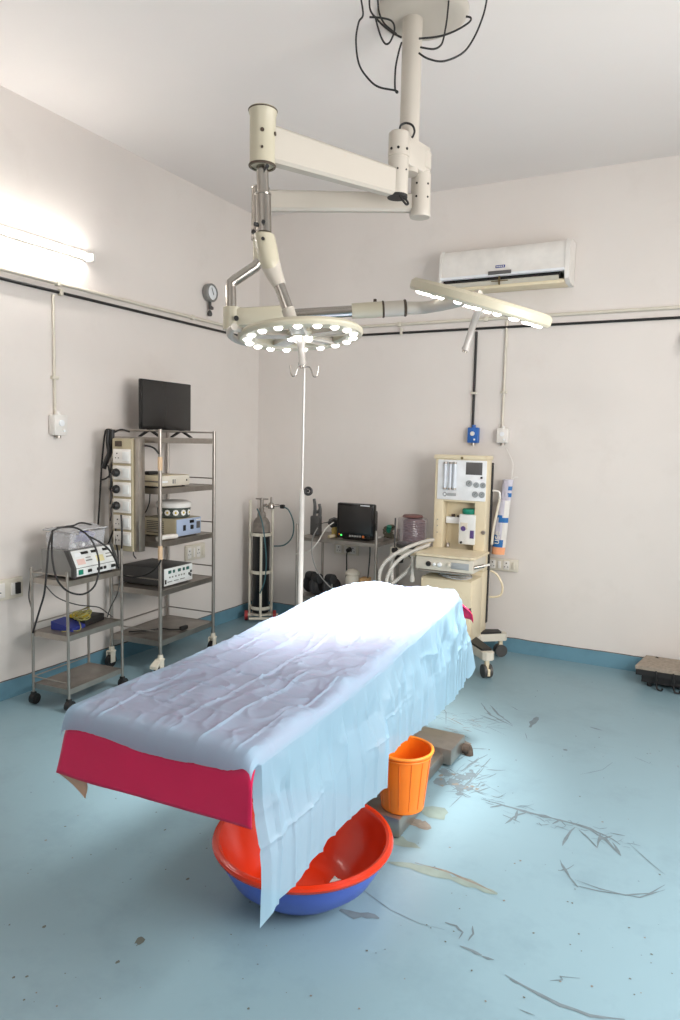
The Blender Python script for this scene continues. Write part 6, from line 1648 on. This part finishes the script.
# base and legs
b = MB(); b.bb((1.86, -0.56, 0.135), (2.25, -0.17, 0.186), 0.01); am(b, 'base', 'offwhite')
def mleg(p0, p1):
    p0, p1 = Vector(p0), Vector(p1); d = (p1 - p0); d.z = 0; d.normalize(); n = Vector((-d.y, d.x, 0))
    pts = [p0 + n * 0.055, p0 - n * 0.055, p1 - n * 0.042 , p1 + d * 0.02 - n * 0.022, p1 + d * 0.02 + n * 0.022, p1 + n * 0.042]
    b = MB(); b.prism([q + Vector((0, 0, 0.0)) for q in pts], (0, 0, 0.055)); lg = am(b, 'leg', 'offwhite')
    pts2 = [p0 + n * 0.05, p0 - n * 0.05, p1 - d * 0.03 - n * 0.036, p1 - d * 0.03 + n * 0.036]
    b = MB(); b.prism([q + Vector((0, 0, 0.056)) for q in pts2], (0, 0, 0.014)); am(b, 'leg_cover', 'black', None, lg)
    c = p1 - d * 0.02; b = MB()
    for s_ in (-1, 1): b.tube(Vector((c.x, c.y, 0.047)) + n * (0.012 * s_), Vector((c.x, c.y, 0.047)) + n * (0.030 * s_), 0.046, seg=26)
    b.m = 1; b.box((c.x, c.y, 0.10), (0.03, 0.03, 0.075), 0.006, Matrix.Rotation(math.atan2(d.y, d.x), 3, 'Z')); b.box(Vector((c.x, c.y, 0.045)) + d * 0.03, (0.03, 0.02, 0.05), 0.004, Matrix.Rotation(math.atan2(d.y, d.x), 3, 'Z'))
    am(b, 'caster', ['darkgrey', 'cream'], None, lg)
mleg((2.21, -0.47, 0.13), (2.425, -0.725, 0.13)); mleg((2.20, -0.28, 0.13), (2.375, -0.15, 0.13))
mleg((1.90, -0.47, 0.13), (1.76, -0.70, 0.13)); mleg((1.90, -0.28, 0.13), (1.76, -0.15, 0.13))
# vaporizer
VP = thing('vaporizer', (2.11, -0.26, 0.85), 'white vaporizer block with green top in the recess of the anaesthesia machine', 'vaporizer')
def vp(b, name, mt, label=None): return b.build(name, mt, VP, world=True)
b = MB(); b.bb((2.045, -0.325, 0.855), (2.172, -0.215, 1.082), 0.01); vp(b, 'body', 'panelwhite')
b = MB(); b.lathe((2.108, -0.27, 1.083), [(0, 0), (0.05, 0), (0.055, 0.01), (0.055, 0.032), (0.046, 0.04), (0, 0.042)], seg=26); vp(b, 'dial', 'green')
b = MB(); b.bb((2.06, -0.328, 0.97), (2.115, -0.324, 1.02), 0.001); vp(b, 'sight_window', 'offwhite')
b = MB(); b.lathe((2.082, -0.3255, 0.975), [(0.02, 0), (0.019, 0.003), (0, 0.004)], (0, -1, 0), 20); vp(b, 'emblem', 'purple')
b = MB(); b.bb((2.135, -0.328, 0.905), (2.165, -0.324, 0.965), 0.001); vp(b, 'label_plate', 'purple')
b = MB(); b.lathe((2.07, -0.325, 0.87), [(0.009, 0), (0.009, 0.01), (0, 0.012)], (0, -1, 0), 14); vp(b, 'drain_plug', 'black')
b = MB(); b.bb((1.92, -0.26, 1.0), (2.043, -0.212, 1.05), 0.004); b.m = 1; b.tube((1.97, -0.235, 1.05), (1.97, -0.235, 1.07), 0.014); b.tube((2.01, -0.235, 1.05), (2.01, -0.235, 1.062), 0.01)
vp(b, 'back_bar', ['panelgrey', 'rustmetal'])
b = MB(); b.lathe((1.94, -0.25, 0.8175), [(0.014, 0), (0.014, 0.02), (0.008, 0.03), (0, 0.032)], seg=14); vp(b, 'stub', 'steel')
b = MB()
for k in range(5): b.torus((2.08 + 0.02 * math.sin(k * 2), -0.48 + 0.015 * math.cos(k * 3), 0.642 + 0.009 * k), (0.1 * math.sin(k), 0.1 * math.cos(k * 2), 1), 0.12 - 0.008 * k, 0.005, 40, 6)
tag(b.build('coiled_tube', 'clearwhite', loc=(2.08, -0.48, 0.64)), 'coil of clear tubing lying on the drawer cabinet under the worktop', 'tubing')

# bellows unit on the left arm
BL = thing('bellows_unit', (1.70, -0.40, 0.80), 'clear bellows dome on a cream arm left of the anaesthesia machine', 'bellows')
def bl(b, name, mt, par=None):
    o = b.build(name, mt, BL, world=True)
    if par is not None: o.parent = par
    return o
bx, by = 1.705, -0.40
b = MB(); b.lathe((bx, by, 0.842), [(0.112, 0), (0.112, 0.185), (0.106, 0.193), (0.09, 0.196), (0.0, 0.196)], seg=40); bl(b, 'dome', 'smoke')
b = MB(); prof = [(0, 0.0)]
for k in range(12): prof += [(0.088, 0.004 + 0.0135 * k), (0.074, 0.011 + 0.0135 * k)]
prof += [(0.06, 0.170), (0, 0.171)]
b.lathe((bx + 0.012, by, 0.858), prof, seg=36); bl(b, 'bellows', 'bellows')
b = MB(); b.lathe((bx, by, 1.040), [(0, 0), (0.075, 0), (0.08, 0.006), (0.07, 0.018), (0.03, 0.022), (0, 0.022)], seg=30); bl(b, 'dome_cap', 'bellows')
b = MB(); 
for k in range(7): b.box((bx + 0.052, by - 0.1015, 0.915 + 0.017 * k), (0.016, 0.003, 0.004))
bl(b, 'scale_marks', 'white')
b = MB(); b.lathe((bx, by, 0.812), [(0, 0), (0.12, 0), (0.124, 0.008), (0.12, 0.028), (0, 0.029)], seg=40); bl(b, 'seat', 'darkgrey')
b = MB(); b.tube((bx - 0.105, by - 0.09, 0.80), (bx - 0.105, by - 0.09, 1.035), 0.006, seg=10); bl(b, 'tie_rod', 'darkgrey')
b = MB(); b.prism([(1.575, -0.52, 0.738), (1.62, -0.56, 0.738), (1.80, -0.50, 0.738), (1.83, -0.33, 0.738), (1.83, -0.28, 0.738), (1.575, -0.30, 0.738)], (0, 0, 0.072)); bl(b, 'arm_block', 'offwhite')
b = MB(); b.prism([(1.775, -0.60, 0.77), (1.81, -0.60, 0.77), (1.83, -0.318, 0.845), (1.795, -0.318, 0.845)], (0, 0, 0.035)); bl(b, 'arm_bar', 'cream')
b = MB(); b.lathe((1.775, -0.575, 0.785), [(0.026, 0), (0.028, 0.012), (0.02, 0.024), (0, 0.025)], (0.2, -1, 0), 20); bl(b, 'valve_knob', 'lcd')
b = MB(); b.lathe((1.64, -0.55, 0.80), [(0.02, 0), (0.02, 0.03), (0, 0.03)], (-0.5, -1, 0), 16); bl(b, 'hose_port', 'black')
b = MB(); b.tube((1.80, -0.61, 0.60), (1.80, -0.61, 0.78), 0.013, seg=14); b.lathe((1.80, -0.61, 0.585), [(0, 0), (0.017, 0.002), (0.019, 0.03), (0.013, 0.05)], seg=16); bl(b, 'drain_tube', 'hose')
def corr(name, pts, r, label, material='hose'):
    b = MB(); n = [0]
    P = [Vector(p) for p in pts]
    ln = sum((c - a).length for a, c in zip(P, P[1:])); turns = ln / 0.013
    b.sweep(pts, lambda t_: r * (1 + 0.09 * math.sin(2 * PI * turns * t_)), 14, max(8, int(turns * 5 / (len(pts) - 1))))
    return tag(b.build(name, material, loc=pts[0]), label, 'hose')
corr('breathing_hose', [(1.86, -0.36, 0.875), (1.82, -0.48, 0.868), (1.75, -0.60, 0.835), (1.66, -0.66, 0.775), (1.60, -0.70, 0.70), (1.58, -0.71, 0.62), (1.60, -0.72, 0.50), (1.64, -0.74, 0.40)], 0.0135, 'pale corrugated hose, upper one, arching left from the bellows arm')
corr('breathing_hose', [(1.855, -0.44, 0.845), (1.82, -0.56, 0.825), (1.74, -0.645, 0.775), (1.68, -0.70, 0.70), (1.65, -0.73, 0.61), (1.66, -0.75, 0.50), (1.70, -0.77, 0.40)], 0.0135, 'pale corrugated hose, lower one, arching left from the bellows arm')
corr('drain_hose', [(1.625, -0.57, 0.775), (1.62, -0.59, 0.72), (1.63, -0.60, 0.64), (1.64, -0.60, 0.5)], 0.015, 'pale hose dropping straight down from the black port of the bellows arm')
corr('drain_hose', [(1.775, -0.55, 0.762), (1.77, -0.56, 0.71), (1.74, -0.575, 0.65), (1.69, -0.59, 0.60), (1.64, -0.63, 0.55)], 0.014, 'pale hose curving down and left below the valve knob of the bellows arm')
b = MB(); b.lathe((1.66, -0.535, 0.70), [(0, 0), (0.03, 0.005), (0.035, 0.04), (0.02, 0.062), (0, 0.065)], seg=16); tag(b.build('breathing_bag', 'black', loc=(1.66, -0.53, 0.70)), 'black rubber fitting hanging below the bellows arm', 'fitting')
cable('machine_hose', [(2.27, -0.21, 0.66), (2.32, -0.20, 0.63), (2.365, -0.20, 0.55), (2.35, -0.20, 0.475), (2.27, -0.21, 0.455)], 0.008, 'cream', 'cream hose looping out from the right side of the anaesthesia machine', 'hose')

# hanging plastic bag
BG = thing('plastic_bag', (2.335, -0.10, 0.80), 'long lilac and blue printed plastic bag with orange bottom hanging right of the anaesthesia machine', 'bag')
def sleeve(z0, z1, x0, x1, y, d, name, mats, splits):
    b = MB(); nz, nx = 22, 12
    for side in (-1, 1):
        g = []
        for j in range(nz + 1):
            t_ = j / nz; xc = x0 + (x1 - x0) * t_
            g.append([(xc + (k / nx - 0.5) * (0.1 if name == 'front_bag' else 0.082), y + side * d * math.sqrt(max(0, 1 - (2 * k / nx - 1) ** 2)) + 0.005 * n2d(j * 0.6, k * 0.5), z0 + (z1 - z0) * t_) for k in range(nx + 1)])
        b.grid(g)
    bmesh.ops.remove_doubles(b.bm, verts=b.bm.verts, dist=1e-5)
    bmesh.ops.holes_fill(b.bm, edges=b.bm.edges)
    b.bm.faces.ensure_lookup_table()
    for f in b.bm.faces:
        c = f.calc_center_median(); f.material_index = splits(c)
    return b.build(name, mats, BG, world=True)
bagm = ['bagwhite', 'bagblue', 'bagorange', 'white']
def sp1(c):
    u = (c.z - 0.775) / 0.56
    xx = c.x - (2.298 + (2.338 - 2.298) * (c.z - 0.77) / 0.57)
    if c.z < 0.835: return 2
    if 0.835 <= c.z < 0.895 and (xx < 0.03): return 1
    if 0.895 <= c.z < 0.93 and xx < -0.015: return 1
    if 1.02 <= c.z < 1.055 and -0.02 < xx: return 1
    if 1.055 <= c.z < 1.08 and xx < 0.005: return 1
    if xx > 0.015: return 3
    return 0
sleeve(0.775, 1.19, 2.298, 2.325, -0.118, 0.028, 'front_bag', bagm, sp1)
def sp2(c):
    if 1.20 < c.z < 1.31 and c.x > 2.345 and abs(((c.z * 20) % 1) - 0.5) < 0.3: return 1
    if c.x < 2.29: return 1
    return 0
sleeve(1.12, 1.345, 2.318, 2.338, -0.072, 0.020, 'back_bag', bagm, sp2)
b = MB(); b.sweep([(2.362, -0.075, 1.335), (2.365, -0.06, 1.40), (2.36, -0.04, 1.47), (2.30, -0.02, 1.58)], 0.0025, 6); b.sweep([(2.36, -0.075, 1.335), (2.385, -0.075, 1.36), (2.41, -0.075, 1.365)], 0.004, 6); b.build('tie_string', 'white', BG, world=True)
rotl = Matrix.Translation((2.290, -0.150, 0.905)) @ Matrix.Rotation(R(90), 4, 'X') @ Matrix.Rotation(R(86), 4, 'Z')
o = text_mesh('lettering', 'use', 0.075, rotl, 'white', 0.002, None)
o.data.transform(Matrix.Translation(-BG.location)); o.parent = BG
HK = thing('hose_hook', (2.29, -0.16, 1.26), 'white curved hose hook on the right side of the anaesthesia machine', 'hook')
b = MB(); b.sweep([(2.262, -0.21, 1.262), (2.295, -0.205, 1.262), (2.312, -0.2, 1.245), (2.316, -0.2, 1.20)], 0.008, 10); b.build('tube', 'white', HK, world=True)
b = MB(); b.sweep([(2.315, -0.2, 1.205), (2.30, -0.21, 1.10), (2.283, -0.22, 0.98), (2.275, -0.22, 0.86)], 0.010, 10); b.build('hose_end', 'offwhite', HK, world=True)

# ------------------------------------------------------------------ low black step at the right photo edge
FS = thing('foot_step', (3.52, -0.2, 0), 'low black step with dusty grey top by the back wall at right photo edge', 'step')
b = MB(); b.prism([(3.33, -0.36, 0.125), (3.375, -0.06, 0.125), (3.95, -0.06, 0.125), (3.95, -0.36, 0.125)], (0, 0, 0.022)); b.build('top_board', 'dust', FS, world=True)
b = MB(); b.prism([(3.335, -0.358, 0.085), (3.378, -0.065, 0.085), (3.948, -0.065, 0.085), (3.948, -0.358, 0.085)], (0, 0, 0.039)); b.prism([(3.37, -0.32, 0.03), (3.40, -0.08, 0.03), (3.93, -0.08, 0.03), (3.93, -0.32, 0.03)], (0, 0, 0.054)); b.build('box_body', 'black', FS, world=True)
for x in (3.47, 3.575, 3.75):
    b = MB(); b.sweep([(x - 0.012, -0.33, 0.13), (x - 0.01, -0.362, 0.12), (x - 0.005, -0.364, 0.06), (x, -0.366, 0.02), (x + 0.012, -0.372, 0.008), (x + 0.03, -0.374, 0.008), (x + 0.036, -0.374, 0.022)], 0.0065, 8); b.build('hook_strap', 'black', FS, world=True)
b = MB()
for x, y in ((3.42, -0.29), (3.43, -0.1), (3.9, -0.1), (3.9, -0.29)): b.tube((x, y, 0.0005), (x, y, 0.032), 0.016, seg=12)
b.build('feet', 'black', FS, world=True)
b = MB(); b.sweep([(3.44, -0.09, 0.149), (3.445, -0.095, 0.153), (3.455, -0.1, 0.149)], 0.004, 8); b.build('nail', 'rustmetal', FS, world=True)
